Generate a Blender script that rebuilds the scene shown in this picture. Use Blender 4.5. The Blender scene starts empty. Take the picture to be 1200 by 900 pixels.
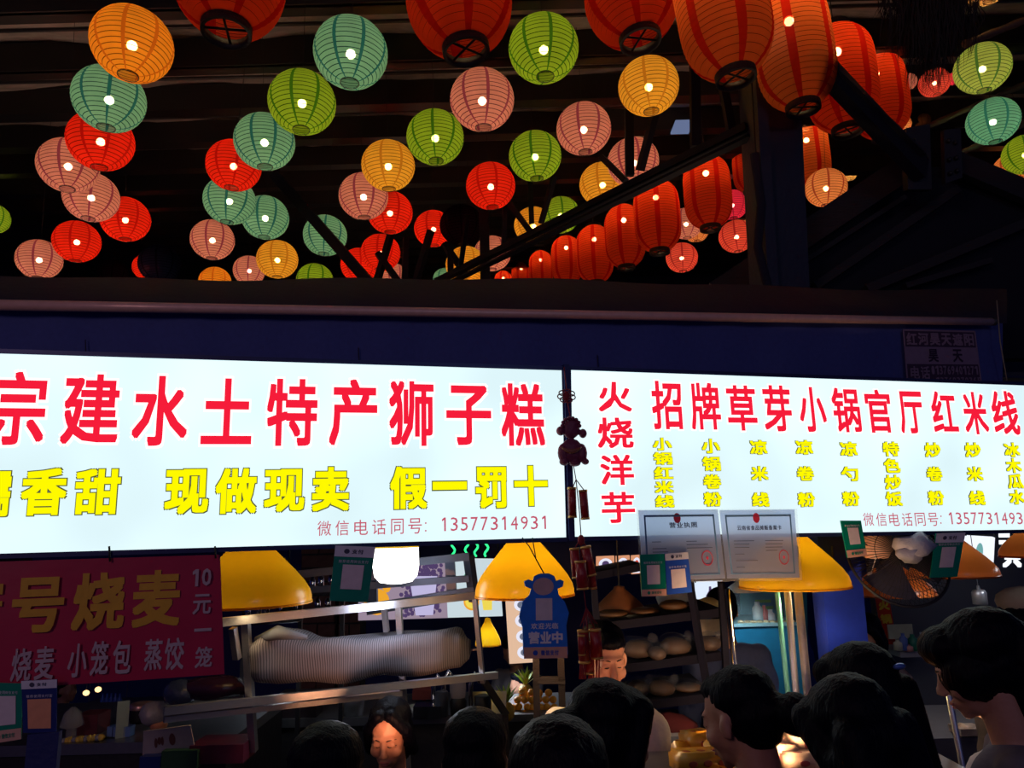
import bpy, bmesh, math, random
import numpy as np
from mathutils import Vector, Matrix
random.seed(7)
C = bpy.context.scene.collection
S = bpy.context.scene
R = math.radians
# ------------------------------------------------------------------ camera
CAM_H, PITCH, ROLL, FPX, CX, CY = 2.05, R(11), R(1.6), 873.0, 600.0, 450.0
F = Vector((0, math.cos(PITCH), math.sin(PITCH)))
R0, U0 = Vector((1, 0, 0)), Vector((0, -math.sin(PITCH), math.cos(PITCH)))
UP = U0 * math.cos(ROLL) + R0 * math.sin(ROLL)
RT = R0 * math.cos(ROLL) - U0 * math.sin(ROLL)
O = Vector((0, 0, CAM_H))
cd = bpy.data.cameras.new('camera')
cam = bpy.data.objects.new('camera', cd); C.objects.link(cam)
m = Matrix((RT, UP, -F)).transposed().to_4x4(); m.translation = O
cam.matrix_world = m
cd.sensor_width = 36; cd.lens = 36 * FPX / 1200; cd.shift_y = (CY - 450) / 1200
cd.clip_end = 100
S.camera = cam
# ------------------------------------------------------------------ world, exposure
w = bpy.data.worlds.new('night'); S.world = w; w.use_nodes = True
w.node_tree.nodes['Background'].inputs[0].default_value = (0.16, 0.18, 1.0, 1)
w.node_tree.nodes['Background'].inputs[1].default_value = 0.045
S.view_settings.view_transform = 'Standard'; S.view_settings.look = 'None'
S.view_settings.exposure = 0; S.view_settings.gamma = 1
# light of the other stalls across the lane, behind the photographer
for x, y, zz, e, c_ in ((-2.2, -2.6, 3.6, 19, (1, .62, .70)), (2.4, -2.8, 3.8, 9, (.62, .66, 1))):
    l = bpy.data.lights.new('lane_light', 'AREA'); l.shape = 'DISK'; l.size = 1.2; l.energy = e; l.color = c_
    lo = bpy.data.objects.new('lane_light', l); C.objects.link(lo); lo.location = (x, y, zz)
    lo.rotation_euler = (Vector((0, 2.5, 2.6)) - lo.location).to_track_quat('-Z', 'Y').to_euler()
# warm fill lights added out of sight behind the awning to lift the roof
for x, y, zz, e in ((-3.0, 4.4, 2.95, 9), (1.2, 4.4, 2.95, 6), (-1.5, 8.0, 3.3, 8)):
    l = bpy.data.lights.new('roof_fill', 'AREA'); l.shape = 'DISK'; l.size = .8; l.energy = e; l.color = (1, .62, .42)
    lo = bpy.data.objects.new('roof_fill', l); C.objects.link(lo); lo.location = (x, y, zz); lo.rotation_euler = (math.pi, 0, 0)
S.cycles.max_bounces = 5; S.cycles.transparent_max_bounces = 10
S.cycles.caustics_reflective = False; S.cycles.caustics_refractive = False
S.cycles.sample_clamp_indirect = 3.0

# ------------------------------------------------------------------ projection helpers: a photo pixel and a distance give a place
def ray(px, py):
    return F + RT * ((px - CX) / FPX) + UP * ((CY - py) / FPX)
def P(px, py, D):
    return O + ray(px, py) * D
_v = ray(4000, 538); SD = Vector((_v.x, _v.y, 0)).normalized()          # direction the sign runs in
SN = Vector((SD.y, -SD.x, 0))                                          # its normal, towards the street
SP0 = P(665, 632, 2.5)
def SPt(px, py, off=0.0):                                              # point on the sign's plane (off metres in front)
    r = ray(px, py); p0 = SP0 + SN * off
    return O + r * ((p0 - O).dot(SN) / r.dot(SN))
def SU(px, py, off=0.0):
    p = SPt(px, py, off); return (p - SP0).dot(SD), p.z
def SW(u, z, off=0.0):
    return Vector((SP0.x, SP0.y, 0)) + SD * u + SN * off + Vector((0, 0, z))
def PZ(px, py, zz):                                                    # where the sight line meets the height zz
    r_ = ray(px, py); return O + r_ * ((zz - O.z) / r_.z)
def sdepth(px, py): return (SPt(px, py) - O).dot(F)

# ------------------------------------------------------------------ materials
MATS = {}
def mat(name, col=(.5, .5, .5), rough=.6, metal=0., emit=None, es=1., bump=0., bs=40., var=.15, stretch=(1, 1, 1), spec=.5, coat=0.):
    if name in MATS: return MATS[name]
    m = bpy.data.materials.new(name); m.use_nodes = True; MATS[name] = m
    nt = m.node_tree; N = nt.nodes; L = nt.links; b = N['Principled BSDF']
    b.inputs['Roughness'].default_value = rough; b.inputs['Metallic'].default_value = metal
    b.inputs['Specular IOR Level'].default_value = spec; b.inputs['Coat Weight'].default_value = coat
    tc = N.new('ShaderNodeTexCoord'); mp = N.new('ShaderNodeMapping'); mp.inputs['Scale'].default_value = stretch
    nz = N.new('ShaderNodeTexNoise'); nz.inputs['Scale'].default_value = bs; nz.inputs['Detail'].default_value = 3
    L.new(tc.outputs['Object'], mp.inputs[0]); L.new(mp.outputs[0], nz.inputs[0])
    mx = N.new('ShaderNodeMix'); mx.data_type = 'RGBA'
    mx.inputs[6].default_value = tuple(c * (1 - var) for c in col) + (1,)
    mx.inputs[7].default_value = tuple(min(1, c * (1 + var)) for c in col) + (1,)
    L.new(nz.outputs[0], mx.inputs[0]); L.new(mx.outputs[2], b.inputs['Base Color'])
    if bump:
        bp = N.new('ShaderNodeBump'); bp.inputs['Strength'].default_value = bump; bp.inputs['Distance'].default_value = .01
        L.new(nz.outputs[0], bp.inputs['Height']); L.new(bp.outputs[0], b.inputs['Normal'])
    if emit:
        b.inputs['Emission Color'].default_value = (*emit, 1); b.inputs['Emission Strength'].default_value = es
    return m
def paper(name, col, strip, tp=.05, dif=.35):
    """thin lantern paper: light passes from the bulb inside"""
    out = []
    for k, (c, t) in enumerate(((col, tp), (tuple(x * .3 for x in strip), 0.), (strip, tp * .3))):
        m = bpy.data.materials.new(name + ('', '_wire', '_strip')[k]); m.use_nodes = True
        nt = m.node_tree; N = nt.nodes; L = nt.links; N.remove(N['Principled BSDF']); o = N['Material Output']
        tr = N.new('ShaderNodeBsdfTranslucent'); df = N.new('ShaderNodeBsdfDiffuse'); tx = N.new('ShaderNodeBsdfTransparent')
        nz = N.new('ShaderNodeTexNoise'); nz.inputs['Scale'].default_value = 5; nz.inputs['Detail'].default_value = 5
        tc = N.new('ShaderNodeTexCoord'); L.new(tc.outputs['Object'], nz.inputs[0])
        mx = N.new('ShaderNodeMix'); mx.data_type = 'RGBA'; mx.inputs[6].default_value = tuple(x * .72 for x in c) + (1,)
        mx.inputs[7].default_value = tuple(min(1, x * 1.2) for x in c) + (1,)
        L.new(nz.outputs[0], mx.inputs[0]); L.new(mx.outputs[2], tr.inputs[0]); L.new(mx.outputs[2], df.inputs[0])
        a = N.new('ShaderNodeMixShader'); a.inputs[0].default_value = dif; L.new(tr.outputs[0], a.inputs[1]); L.new(df.outputs[0], a.inputs[2])
        rf = N.new('ShaderNodeBsdfRefraction'); rf.inputs['IOR'].default_value = 1.02; rf.inputs['Roughness'].default_value = .62
        rf.inputs[0].default_value = tuple(min(1, x * 1.1 + (.12 if k == 0 else 0)) for x in c) + (1,)
        a2 = N.new('ShaderNodeMixShader'); a2.inputs[0].default_value = .22 if k != 1 else 0.; L.new(a.outputs[0], a2.inputs[1]); L.new(rf.outputs[0], a2.inputs[2]); a = a2
        b = N.new('ShaderNodeMixShader'); b.inputs[0].default_value = t; L.new(a.outputs[0], b.inputs[1]); L.new(tx.outputs[0], b.inputs[2])
        L.new(b.outputs[0], o.inputs[0]); out.append(m)
    return out
def film(name, col, alpha, rough=.15, trans=.5):
    """thin clear or milky plastic / glass"""
    if name in MATS: return MATS[name]
    m = bpy.data.materials.new(name); m.use_nodes = True; MATS[name] = m
    nt = m.node_tree; N = nt.nodes; L = nt.links; b = N['Principled BSDF']; o = N['Material Output']
    b.inputs['Base Color'].default_value = (*col, 1); b.inputs['Roughness'].default_value = rough
    nz = N.new('ShaderNodeTexNoise'); nz.inputs['Scale'].default_value = 25; bp = N.new('ShaderNodeBump'); bp.inputs['Strength'].default_value = .5
    L.new(nz.outputs[0], bp.inputs['Height']); L.new(bp.outputs[0], b.inputs['Normal'])
    tl = N.new('ShaderNodeBsdfTranslucent'); tl.inputs[0].default_value = (*col, 1)
    tx = N.new('ShaderNodeBsdfTransparent')
    a = N.new('ShaderNodeMixShader'); a.inputs[0].default_value = trans; L.new(b.outputs[0], a.inputs[1]); L.new(tl.outputs[0], a.inputs[2])
    c = N.new('ShaderNodeMixShader'); c.inputs[0].default_value = alpha; L.new(tx.outputs[0], c.inputs[1]); L.new(a.outputs[0], c.inputs[2])
    L.new(c.outputs[0], o.inputs[0]); return m
def glow(name, col, s=1., var=0.):
    if name in MATS: return MATS[name]
    m = bpy.data.materials.new(name); m.use_nodes = True; MATS[name] = m
    nt = m.node_tree; N = nt.nodes; L = nt.links; N.remove(N['Principled BSDF'])
    e = N.new('ShaderNodeEmission'); e.inputs[0].default_value = (*col, 1); e.inputs[1].default_value = s
    if var:
        nz = N.new('ShaderNodeTexNoise'); nz.inputs['Scale'].default_value = 1.6; tc = N.new('ShaderNodeTexCoord')
        L.new(tc.outputs['Object'], nz.inputs[0]); mr = N.new('ShaderNodeMapRange')
        mr.inputs[1].default_value = .35; mr.inputs[2].default_value = .65
        mr.inputs[3].default_value = s * (1 - var); mr.inputs[4].default_value = s * (1 + var)
        L.new(nz.outputs[0], mr.inputs[0]); L.new(mr.outputs[0], e.inputs[1])
    L.new(e.outputs[0], N['Material Output'].inputs[0]); return m

BLK = mat('black_paint', (.012, .012, .016), .5)
NAVY = mat('navy_steel', (.012, .022, .13), .55, bump=.2)
STEEL = mat('brushed_steel', (.55, .55, .58), .32, .9, bump=.1, bs=60, stretch=(1, 1, 8))
DSTEEL = mat('dark_steel', (.05, .05, .06), .5, .5)
CHROME = mat('chrome', (.8, .8, .85), .12, 1.)
CORD = mat('black_cord', (.008, .008, .01), .7)
SKIN = mat('skin', (.43, .21, .14), .5, bump=.12, bs=90, var=.06)
HAIR = mat('black_hair', (.0012, .0014, .005), .48, bump=.4, bs=160, stretch=(1, 1, .08), spec=.07)
LIPS = mat('lips', (.42, .11, .09), .45)
BRASSY = mat('copper_pipe', (.80, .48, .38), .36, .15, bump=.1)

# ------------------------------------------------------------------ mesh helpers
_bm = bmesh.new(); bmesh.ops.create_icosphere(_bm, subdivisions=2, radius=1)
ICO_V = [v.co.copy() for v in _bm.verts]; ICO_F = [[v.index for v in f.verts] for f in _bm.faces]; _bm.free()
_bm = bmesh.new(); bmesh.ops.create_icosphere(_bm, subdivisions=1, radius=1)
ICO1_V = [v.co.copy() for v in _bm.verts]; ICO1_F = [[v.index for v in f.verts] for f in _bm.faces]; _bm.free()
def wloc(o):
    p = Vector((0, 0, 0))
    while o: p += o.location; o = o.parent
    return p
def props(o, label=None, cat=None, group=None, kind=None):
    for k, v in (('label', label), ('category', cat), ('group', group), ('kind', kind)):
        if v: o[k] = v
    return o
def frame_axes(d, up=Vector((0, 0, 1))):
    d = d.normalized()
    if abs(d.dot(up)) > .98: up = Vector((1, 0, 0))
    s = d.cross(up).normalized(); return s, s.cross(d).normalized()
class MB:
    def __init__(self): self.v = []; self.f = []; self.m = []; self.s = []
    def add(self, vs, fs, mi=0, smooth=False):
        n = len(self.v); self.v += [Vector(v) for v in vs]
        for f in fs: self.f.append([i + n for i in f]); self.m.append(mi); self.s.append(smooth)
        return self
    def box(self, c, sx, sy, sz, M=None, mi=0, taper=1.):
        vs = []
        for z in (-.5, .5):
            k = taper if z > 0 else 1
            for x, y in ((-.5, -.5), (.5, -.5), (.5, .5), (-.5, .5)):
                q = Vector((x * sx * k, y * sy * k, z * sz))
                vs.append(Vector(c) + (M @ q if M else q))
        return self.add(vs, [(3, 2, 1, 0), (4, 5, 6, 7), (0, 1, 5, 4), (1, 2, 6, 5), (2, 3, 7, 6), (3, 0, 4, 7)], mi)
    def bar(self, p, q, w, h=None, up=Vector((0, 0, 1)), mi=0):
        p, q = Vector(p), Vector(q); h = h or w; s, u = frame_axes(q - p, up); vs = []
        for a in (p, q):
            for i, j in ((-1, -1), (1, -1), (1, 1), (-1, 1)): vs.append(a + s * i * w / 2 + u * j * h / 2)
        return self.add(vs, [(0, 1, 2, 3), (7, 6, 5, 4), (0, 4, 5, 1), (1, 5, 6, 2), (2, 6, 7, 3), (3, 7, 4, 0)], mi)
    def tube(self, pts, r, n=8, mi=0, closed=False, caps=True):
        pts = [Vector(p) for p in pts]; vs = []; fs = []; k = len(pts)
        rr = r if isinstance(r, (list, tuple)) else [r] * k
        s = None
        for i, p in enumerate(pts):
            d = pts[(i + 1) % k] - pts[i - 1] if closed else pts[min(i + 1, k - 1)] - pts[max(i - 1, 0)]
            if s is None: s, u = frame_axes(d)
            else:
                u = d.normalized().cross(s) * -1; u = s.cross(d).normalized(); s = d.normalized().cross(u).normalized()
            for j in range(n):
                a = 2 * math.pi * j / n; vs.append(p + (s * math.cos(a) + u * math.sin(a)) * rr[i])
        for i in range(k if closed else k - 1):
            for j in range(n):
                a, b = i * n, ((i + 1) % k) * n; fs.append((a + j, a + (j + 1) % n, b + (j + 1) % n, b + j))
        if caps and not closed: fs += [tuple(range(n))[::-1], tuple(range((k - 1) * n, k * n))]
        return self.add(vs, fs, mi, True)
    def lathe(self, prof, n=24, M=None, c=(0, 0, 0), mi=0, cap0=False, cap1=False, mf=None, angs=None):
        angs = angs or [2 * math.pi * j / n for j in range(n)]; n = len(angs); vs = []
        for r, z in prof:
            for a in angs:
                q = Vector((r * math.cos(a), r * math.sin(a), z)); vs.append(Vector(c) + (M @ q if M else q))
        b = len(self.v); self.v += vs
        for i in range(len(prof) - 1):
            for j in range(n):
                self.f.append([b + i * n + j, b + i * n + (j + 1) % n, b + (i + 1) * n + (j + 1) % n, b + (i + 1) * n + j])
                self.m.append(mf(i, j) if mf else mi); self.s.append(True)
        if cap0: self.f.append([b + j for j in range(n)][::-1]); self.m.append(mi); self.s.append(False)
        if cap1: self.f.append([b + (len(prof) - 1) * n + j for j in range(n)]); self.m.append(mi); self.s.append(False)
        return self
    def ell(self, c, r, M=None, mi=0, low=False, jit=0.):
        V, Fc = (ICO1_V, ICO1_F) if low else (ICO_V, ICO_F)
        r = Vector(r) if not isinstance(r, (int, float)) else Vector((r, r, r)); vs = []
        for v in V:
            k = 1 + random.uniform(-jit, jit) if jit else 1
            q = Vector((v.x * r.x, v.y * r.y, v.z * r.z)) * k
            vs.append(Vector(c) + (M @ q if M else q))
        return self.add(vs, Fc, mi, True)
    def cap(self, p, r0, q, r1):
        p, q = Vector(p), Vector(q)
        self.ell(p, r0); self.ell(q, r1); self.tube([p, q], [r0, r1], 14); return self
    def quad(self, a, b, c, d, th=0., mi=0):
        a, b, c, d = map(Vector, (a, b, c, d))
        if not th: return self.add([a, b, c, d], [(0, 1, 2, 3)], mi)
        n = (b - a).cross(d - a).normalized() * th
        return self.add([a, b, c, d, a + n, b + n, c + n, d + n], [(3, 2, 1, 0), (4, 5, 6, 7), (0, 1, 5, 4), (1, 2, 6, 5), (2, 3, 7, 6), (3, 0, 4, 7)], mi)
    def prism(self, poly, d, mi=0):
        n = len(poly); poly = [Vector(p) for p in poly]; d = Vector(d)
        fs = [tuple(range(n)), tuple(range(n, 2 * n))[::-1]] + [(i, i + n, (i + 1) % n + n, (i + 1) % n) for i in range(n)]
        return self.add(poly + [p + d for p in poly], fs, mi)
    def build(self, name, mats, parent=None, origin=None, label=None):
        me = bpy.data.meshes.new(name)
        if parent: off = wloc(parent)
        elif origin is not None: off = Vector(origin)
        else:
            xs = [v.x for v in self.v]; ys = [v.y for v in self.v]; zs = [v.z for v in self.v]
            off = Vector(((min(xs) + max(xs)) / 2, (min(ys) + max(ys)) / 2, min(zs)))
        me.from_pydata([tuple(v - off) for v in self.v], [], self.f)
        for m in (mats if isinstance(mats, (list, tuple)) else [mats]): me.materials.append(m)
        me.polygons.foreach_set('material_index', self.m); me.polygons.foreach_set('use_smooth', self.s); me.update()
        o = bpy.data.objects.new(name, me); C.objects.link(o)
        if parent: o.parent = parent
        else: o.location = off
        if label: o['label'] = label
        return o
def thing(name, loc, label, cat, group=None):
    o = bpy.data.objects.new(name, None); C.objects.link(o); o.location = Vector(loc); o.empty_display_size = .05
    return props(o, label, cat, group)
def struct(mb, name, mats): return props(mb.build(name, mats), kind='structure')
def remesh(mb, voxel, smooth=2, largest=False):
    me = bpy.data.meshes.new('t'); me.from_pydata([tuple(v) for v in mb.v], [], mb.f); me.update()
    o = bpy.data.objects.new('t', me); C.objects.link(o)
    a = o.modifiers.new('r', 'REMESH'); a.mode = 'VOXEL'; a.voxel_size = voxel; a.use_smooth_shade = True
    b = o.modifiers.new('s', 'SMOOTH'); b.factor = .5; b.iterations = smooth
    dg = bpy.context.evaluated_depsgraph_get(); r = bpy.data.meshes.new_from_object(o.evaluated_get(dg))
    bpy.data.objects.remove(o); bpy.data.meshes.remove(me)
    if largest:
        n = len(r.vertices); e = np.empty(len(r.edges) * 2, dtype=np.int64); r.edges.foreach_get('vertices', e); e = e.reshape(-1, 2); lab = np.arange(n)
        while True:
            m_ = np.minimum(lab[e[:, 0]], lab[e[:, 1]]); new = lab.copy(); np.minimum.at(new, e[:, 0], m_); np.minimum.at(new, e[:, 1], m_); new = new[new]
            if (new == lab).all(): break
            lab = new
        ids, ct_ = np.unique(lab, return_counts=True)
        if len(ids) > 1:
            big = ids[ct_.argmax()]; bm = bmesh.new(); bm.from_mesh(r); bm.verts.ensure_lookup_table()
            bmesh.ops.delete(bm, geom=[bm.verts[i] for i in np.nonzero(lab != big)[0]], context='VERTS'); bm.to_mesh(r); bm.free()
    return r
def link_mesh(me, name, m, parent, M=None):
    if M is not None: me.transform(M)
    me.name = name; me.materials.clear(); me.materials.append(m)
    o = bpy.data.objects.new(name, me); C.objects.link(o); o.parent = parent; return o

# ------------------------------------------------------------------ writing
_G = {}
def glyph(ch, off=.0):
    k = (ch, off)
    if ch == '1': _G[k] = ([(.15, 0), (.27, 0), (.27, .7), (.15, .7), (0, .50), (.15, .57), (0, .60)], [[0, 1, 2, 3], [4, 5, 3, 6]])
    if k not in _G:
        cu = bpy.data.curves.new('g', 'FONT'); cu.body = ch; cu.resolution_u = 2; cu.offset = off
        o = bpy.data.objects.new('g', cu); C.objects.link(o)
        me = bpy.data.meshes.new_from_object(o.evaluated_get(bpy.context.evaluated_depsgraph_get()))
        _G[k] = ([(v.co.x, v.co.y) for v in me.vertices], [list(p.vertices) for p in me.polygons])
        bpy.data.objects.remove(o); bpy.data.curves.remove(cu); bpy.data.meshes.remove(me)
    return _G[k]
def put_glyph(mb, ch, quad, bold=.03, grow=0., mi=0):
    """quad: function (s,t in 0..1) -> world point; heavy weights are laid down as slightly shifted repeats"""
    vs, fs = glyph(ch, 0.)
    if not vs: return
    xs = [v[0] for v in vs]; ys = [v[1] for v in vs]; x0, x1, y0, y1 = min(xs), max(xs), min(ys), max(ys)
    b0 = bold if bold > .012 else 0.; x0 -= b0; x1 += b0; y0 -= b0; y1 += b0
    rad = b0 + grow; sh = [(0, 0)]
    if rad: sh += [(rad * i, rad * j) for i in (-1, 0, 1) for j in (-1, 0, 1) if i or j]
    if grow > .02: sh += [(rad * .5 * i, rad * .5 * j) for i in (-1, 0, 1) for j in (-1, 0, 1) if i or j]
    n_ = (quad(1, 0) - quad(0, 0)).cross(quad(0, 1) - quad(0, 0)).normalized() * 8e-5
    for k_, (dx, dy) in enumerate(sh): mb.add([quad((x + dx - x0) / (x1 - x0), (y + dy - y0) / (y1 - y0)) + n_ * k_ for x, y in vs], fs, mi)
def sign_glyph(mb, ch, x0, x1, y0, y1, off, bold=.03, grow=0., mi=0):
    u0 = SU(x0, (y0 + y1) / 2)[0]; u1 = SU(x1, (y0 + y1) / 2)[0]; zt = SU((x0 + x1) / 2, y0)[1]; zb = SU((x0 + x1) / 2, y1)[1]
    put_glyph(mb, ch, lambda s, t: SW(u0 + (u1 - u0) * s, zb + (zt - zb) * t, off), bold, grow, mi)
def bil(a, b, c, d, off=0.):                                           # TL TR BR BL -> function, t up
    a, b, c, d = map(Vector, (a, b, c, d)); n = (c - d).cross(a - d).normalized() * off
    return lambda s, t: (d * (1 - s) + c * s) * (1 - t) + (a * (1 - s) + b * s) * t + n
def rect(mb, q, s0, s1, t0, t1, mi=0): mb.add([q(s0, t0), q(s1, t0), q(s1, t1), q(s0, t1)], [(0, 1, 2, 3)], mi)
def text(mb, q, s, s0, s1, t0, t1, mi=0, bold=.02, gap=.12):
    n = len(s); wd = (s1 - s0) / n
    for i, ch in enumerate(s):
        if ch == ' ': continue
        a = s0 + wd * (i + gap / 2); b = s0 + wd * (i + 1 - gap / 2)
        put_glyph(mb, ch, lambda x, y, a=a, b=b: q(a + (b - a) * x, t0 + (t1 - t0) * y), bold, 0., mi)
def disc(mb, q, cs, ct, rs, rt, mi=0, n=16, hole=0.):
    o_ = [q(cs + rs * math.cos(2 * math.pi * k / n), ct + rt * math.sin(2 * math.pi * k / n)) for k in range(n)]
    if not hole: mb.add(o_, [tuple(range(n))], mi); return
    i_ = [q(cs + rs * hole * math.cos(2 * math.pi * k / n), ct + rt * hole * math.sin(2 * math.pi * k / n)) for k in range(n)]
    mb.add(o_ + i_, [(k, (k + 1) % n, (k + 1) % n + n, k + n) for k in range(n)], mi)

# ================================================================== STRUCTURE
HZ = lambda D: CAM_H + 2.9 + .2 * (D - 3)                              # ceiling height over distance
mb = MB(); mb.quad((-14, -3, 0), (14, -3, 0), (14, 16, 0), (-14, 16, 0)); 
struct(mb, 'floor', mat('concrete_floor', (.05, .05, .055), .7, bump=.3, bs=8))
mb = MB(); mb.box((0, 15.1, 4), 28, .2, 8); struct(mb, 'wall_back', mat('dark_wall', (.012, .014, .03), .8, bs=3))
FOIL = mat('insulation_foil', (.55, .48, .46), .42, .35, bump=.9, bs=9, stretch=(1, 3, 1), var=.5)
mb = MB()
nx, ny = 56, 30
vs = []
for j in range(ny + 1):
    for i in range(nx + 1):
        x = -9 + 15.5 * i / nx; D = 1 + 14 * j / ny
        vs.append((x, D, HZ(D) + .02 * math.sin(i * 1.7 + j * .4) + random.uniform(-.012, .012)))
mb.add(vs, [(j * (nx + 1) + i, (j + 1) * (nx + 1) + i, (j + 1) * (nx + 1) + i + 1, j * (nx + 1) + i + 1) for j in range(ny) for i in range(nx)], 0, True)
ceil_ = struct(mb, 'ceiling', FOIL)
PURL = mat('purlin_steel', (.018, .016, .018), .45, .4)
for k in range(17):
    D = 3.55 + .72 * k
    mb = MB(); z = HZ(D)
    mb.box((-1.25, D, z - .11), 15.4, .03, .2); mb.box((-1.25, D + .04, z - .2), 15.4, .09, .02); mb.box((-1.25, D + .04, z - .02), 15.4, .09, .02)
    o = mb.build('roof_purlin', PURL, ceil_)
    mb = MB(); mb.tube([(-9, D + .33, z - .03), (-1, D + .33, z - .07), (6.4, D + .33, z - .03)], .012, 6); mb.build('conduit', DSTEEL, ceil_)
mb = MB(); q = P(797, 119, 6.2); z0 = HZ(q.y) - .05
mb.box((q.x, q.y, z0 - .16), .15, .2, .015); o = mb.build('skylight_panel', glow('skylight', (.35, .45, .8), .35), ceil_)

# upper steel truss (thing with chords and web members)
TR = mat('truss_steel', (.006, .006, .012), .7, 0., spec=.15)
def tp(px, py):
    k = (px - 515) / (875 - 515); return P(px, py, 5.7 * (1 - k) + 3.75 * k)
tt = thing('roof_truss', tp(700, 232), 'long dark steel roof truss rising from the awning to the blue pillar', 'truss')
for a, b, wd in (((512, 330), (876, 149), .042), ((500, 345), (880, 160), .016)):
    MB().bar(tp(*a), tp(*b), .05, wd).build('chord', TR, tt)
for a, b, wd in (((567, 240), (569, 338), .07), ((621, 207), (623, 262), .035), ((650, 206), (634, 262), .03), ((705, 184), (733, 212), .035), ((737, 128), (738, 206), .05),
                 ((776, 100), (750, 200), .04), ((814, 75), (815, 172), .05), ((592, 232), (622, 272), .035), 
                 ((548, 252), (538, 326), .03), ((592, 228), (590, 296), .03), ((840, 60), (858, 158), .04)):
    MB().bar(tp(*a), tp(*b), wd, wd).build('web_member', TR, tt)
t2 = thing('diagonal_brace', P(345, 232, 5.4), 'thin dark steel brace slanting in front of the small teal lantern', 'brace')
_q = P(324, 207, 5.6); MB().bar(_q, (_q.x, _q.y, HZ(_q.y) - .02), .04, .04).build('hanger', TR, t2)
MB().bar(P(322, 205, 5.6), P(436, 335, 5.2), .07, .07).build('strut', TR, t2)
MB().bar(P(330, 216, 5.6), P(352, 236, 5.55), .13, .02).build('end_plate', TR, t2)
t2 = thing('web_frame', P(470, 330, 7.0), 'dark crossed steel members low between the red lanterns and awning', 'frame')
for a, b in (((442, 296), (470, 334)), ((476, 278), (474, 336)), ((505, 270), (486, 334)), ((520, 285), (546, 322)), ((460, 268), (440, 336)), ((528, 262), (528, 320))):
    MB().bar(P(*a, 5.9), P(*b, 5.9), .045, .045).build('web_member', TR, t2)

# pillar
def pil(px, py, D=3.65): return P(px, py, D)
pt = thing('blue_pillar', P(925, 420, 3.7), 'dark blue painted steel pillar rising behind the long red lanterns', 'pillar')
NP = mat('pillar_blue', (.010, .014, .04), .6, bump=.3)
a, b, c, d = pil(876, 20), pil(934, 20), pil(953, 425), pil(899, 425)
MB().quad(d, c, b, a, -.2).build('shaft', NP, pt)
MB().bar(pil(885, 20, 3.6), pil(910, 425, 3.6), .05, .05).build('corner_angle', NP, pt)
MB().tube([pil(884, 180, 3.58), pil(892, 240, 3.57), pil(888, 290, 3.58), pil(902, 345, 3.57), pil(906, 425, 3.58)], .022, 8).build('wrapped_cloth', mat('dark_cloth', (.01, .012, .03), .9), pt)
# brace in front of the red lanterns and its bracket
t2 = thing('steel_brace', P(1020, 140, 3.45), 'heavy dark diagonal steel brace crossing the two long red lanterns', 'brace')
MB().bar(P(955, 68, 3.45), P(1080, 200, 3.75), .06, .125).build('strut', mat('brace_steel', (.03, .03, .04), .5, .4), t2)
MB().bar(P(950, 62, 3.43), P(1078, 184, 3.72), .075, .012).build('flange', DSTEEL, t2)
t2 = thing('beam_bracket', P(1100, 210, 3.9), 'dark bolted steel bracket at the peak of the gable roof', 'bracket')
BRK = mat('bracket_steel', (.028, .026, .03), .5, .3)
MB().quad(P(1064, 222, 3.75), P(1092, 222, 3.75), P(1090, 145, 3.75), P(1062, 150, 3.75), -.05).build('plate', BRK, t2)
MB().quad(P(1108, 215, 3.7), P(1128, 208, 3.7), P(1126, 150, 3.7), P(1106, 152, 3.7), -.03).build('plate', BRK, t2)
for x, y in ((1112, 165), (1120, 167), (1113, 187), (1121, 185), (1114, 203), (1122, 200), (1070, 165), (1072, 195)):
    MB().ell(P(x, y, 3.69), .012).build('bolt', BLK, t2)
# gable of the neighbouring canopy
gt = thing('gable_canopy', P(1060, 430, 4.1), 'dark neighbouring canopy gable with timber edge boards beside the pillar', 'canopy')
GB = mat('gable_board', (.022, .02, .024), .75, bump=.4, bs=14, stretch=(1, 1, 6)); GD = mat('gable_dark', (.006, .007, .016), .8)
poly = [P(845, 352, 4.1), P(1062, 196, 4.1), P(1125, 196, 4.1), P(1290, 268, 4.1), P(1290, 420, 4.1), P(845, 420, 4.1)]
MB().prism(poly, (0, .08, 0)).build('gable_panel', GD, gt)
for a, b, wd in (((840, 345), (1072, 190), .14), ((1112, 188), (1290, 262), .12), ((850, 366), (1060, 232), .025), ((955, 336), (1122, 222), .045), ((1015, 340), (1240, 246), .05), ((1060, 336), (1160, 306), .03)):
    MB().bar(P(*a, 4.03), P(*b, 4.03), .05, wd).build('edge_board', GB, gt)

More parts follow.
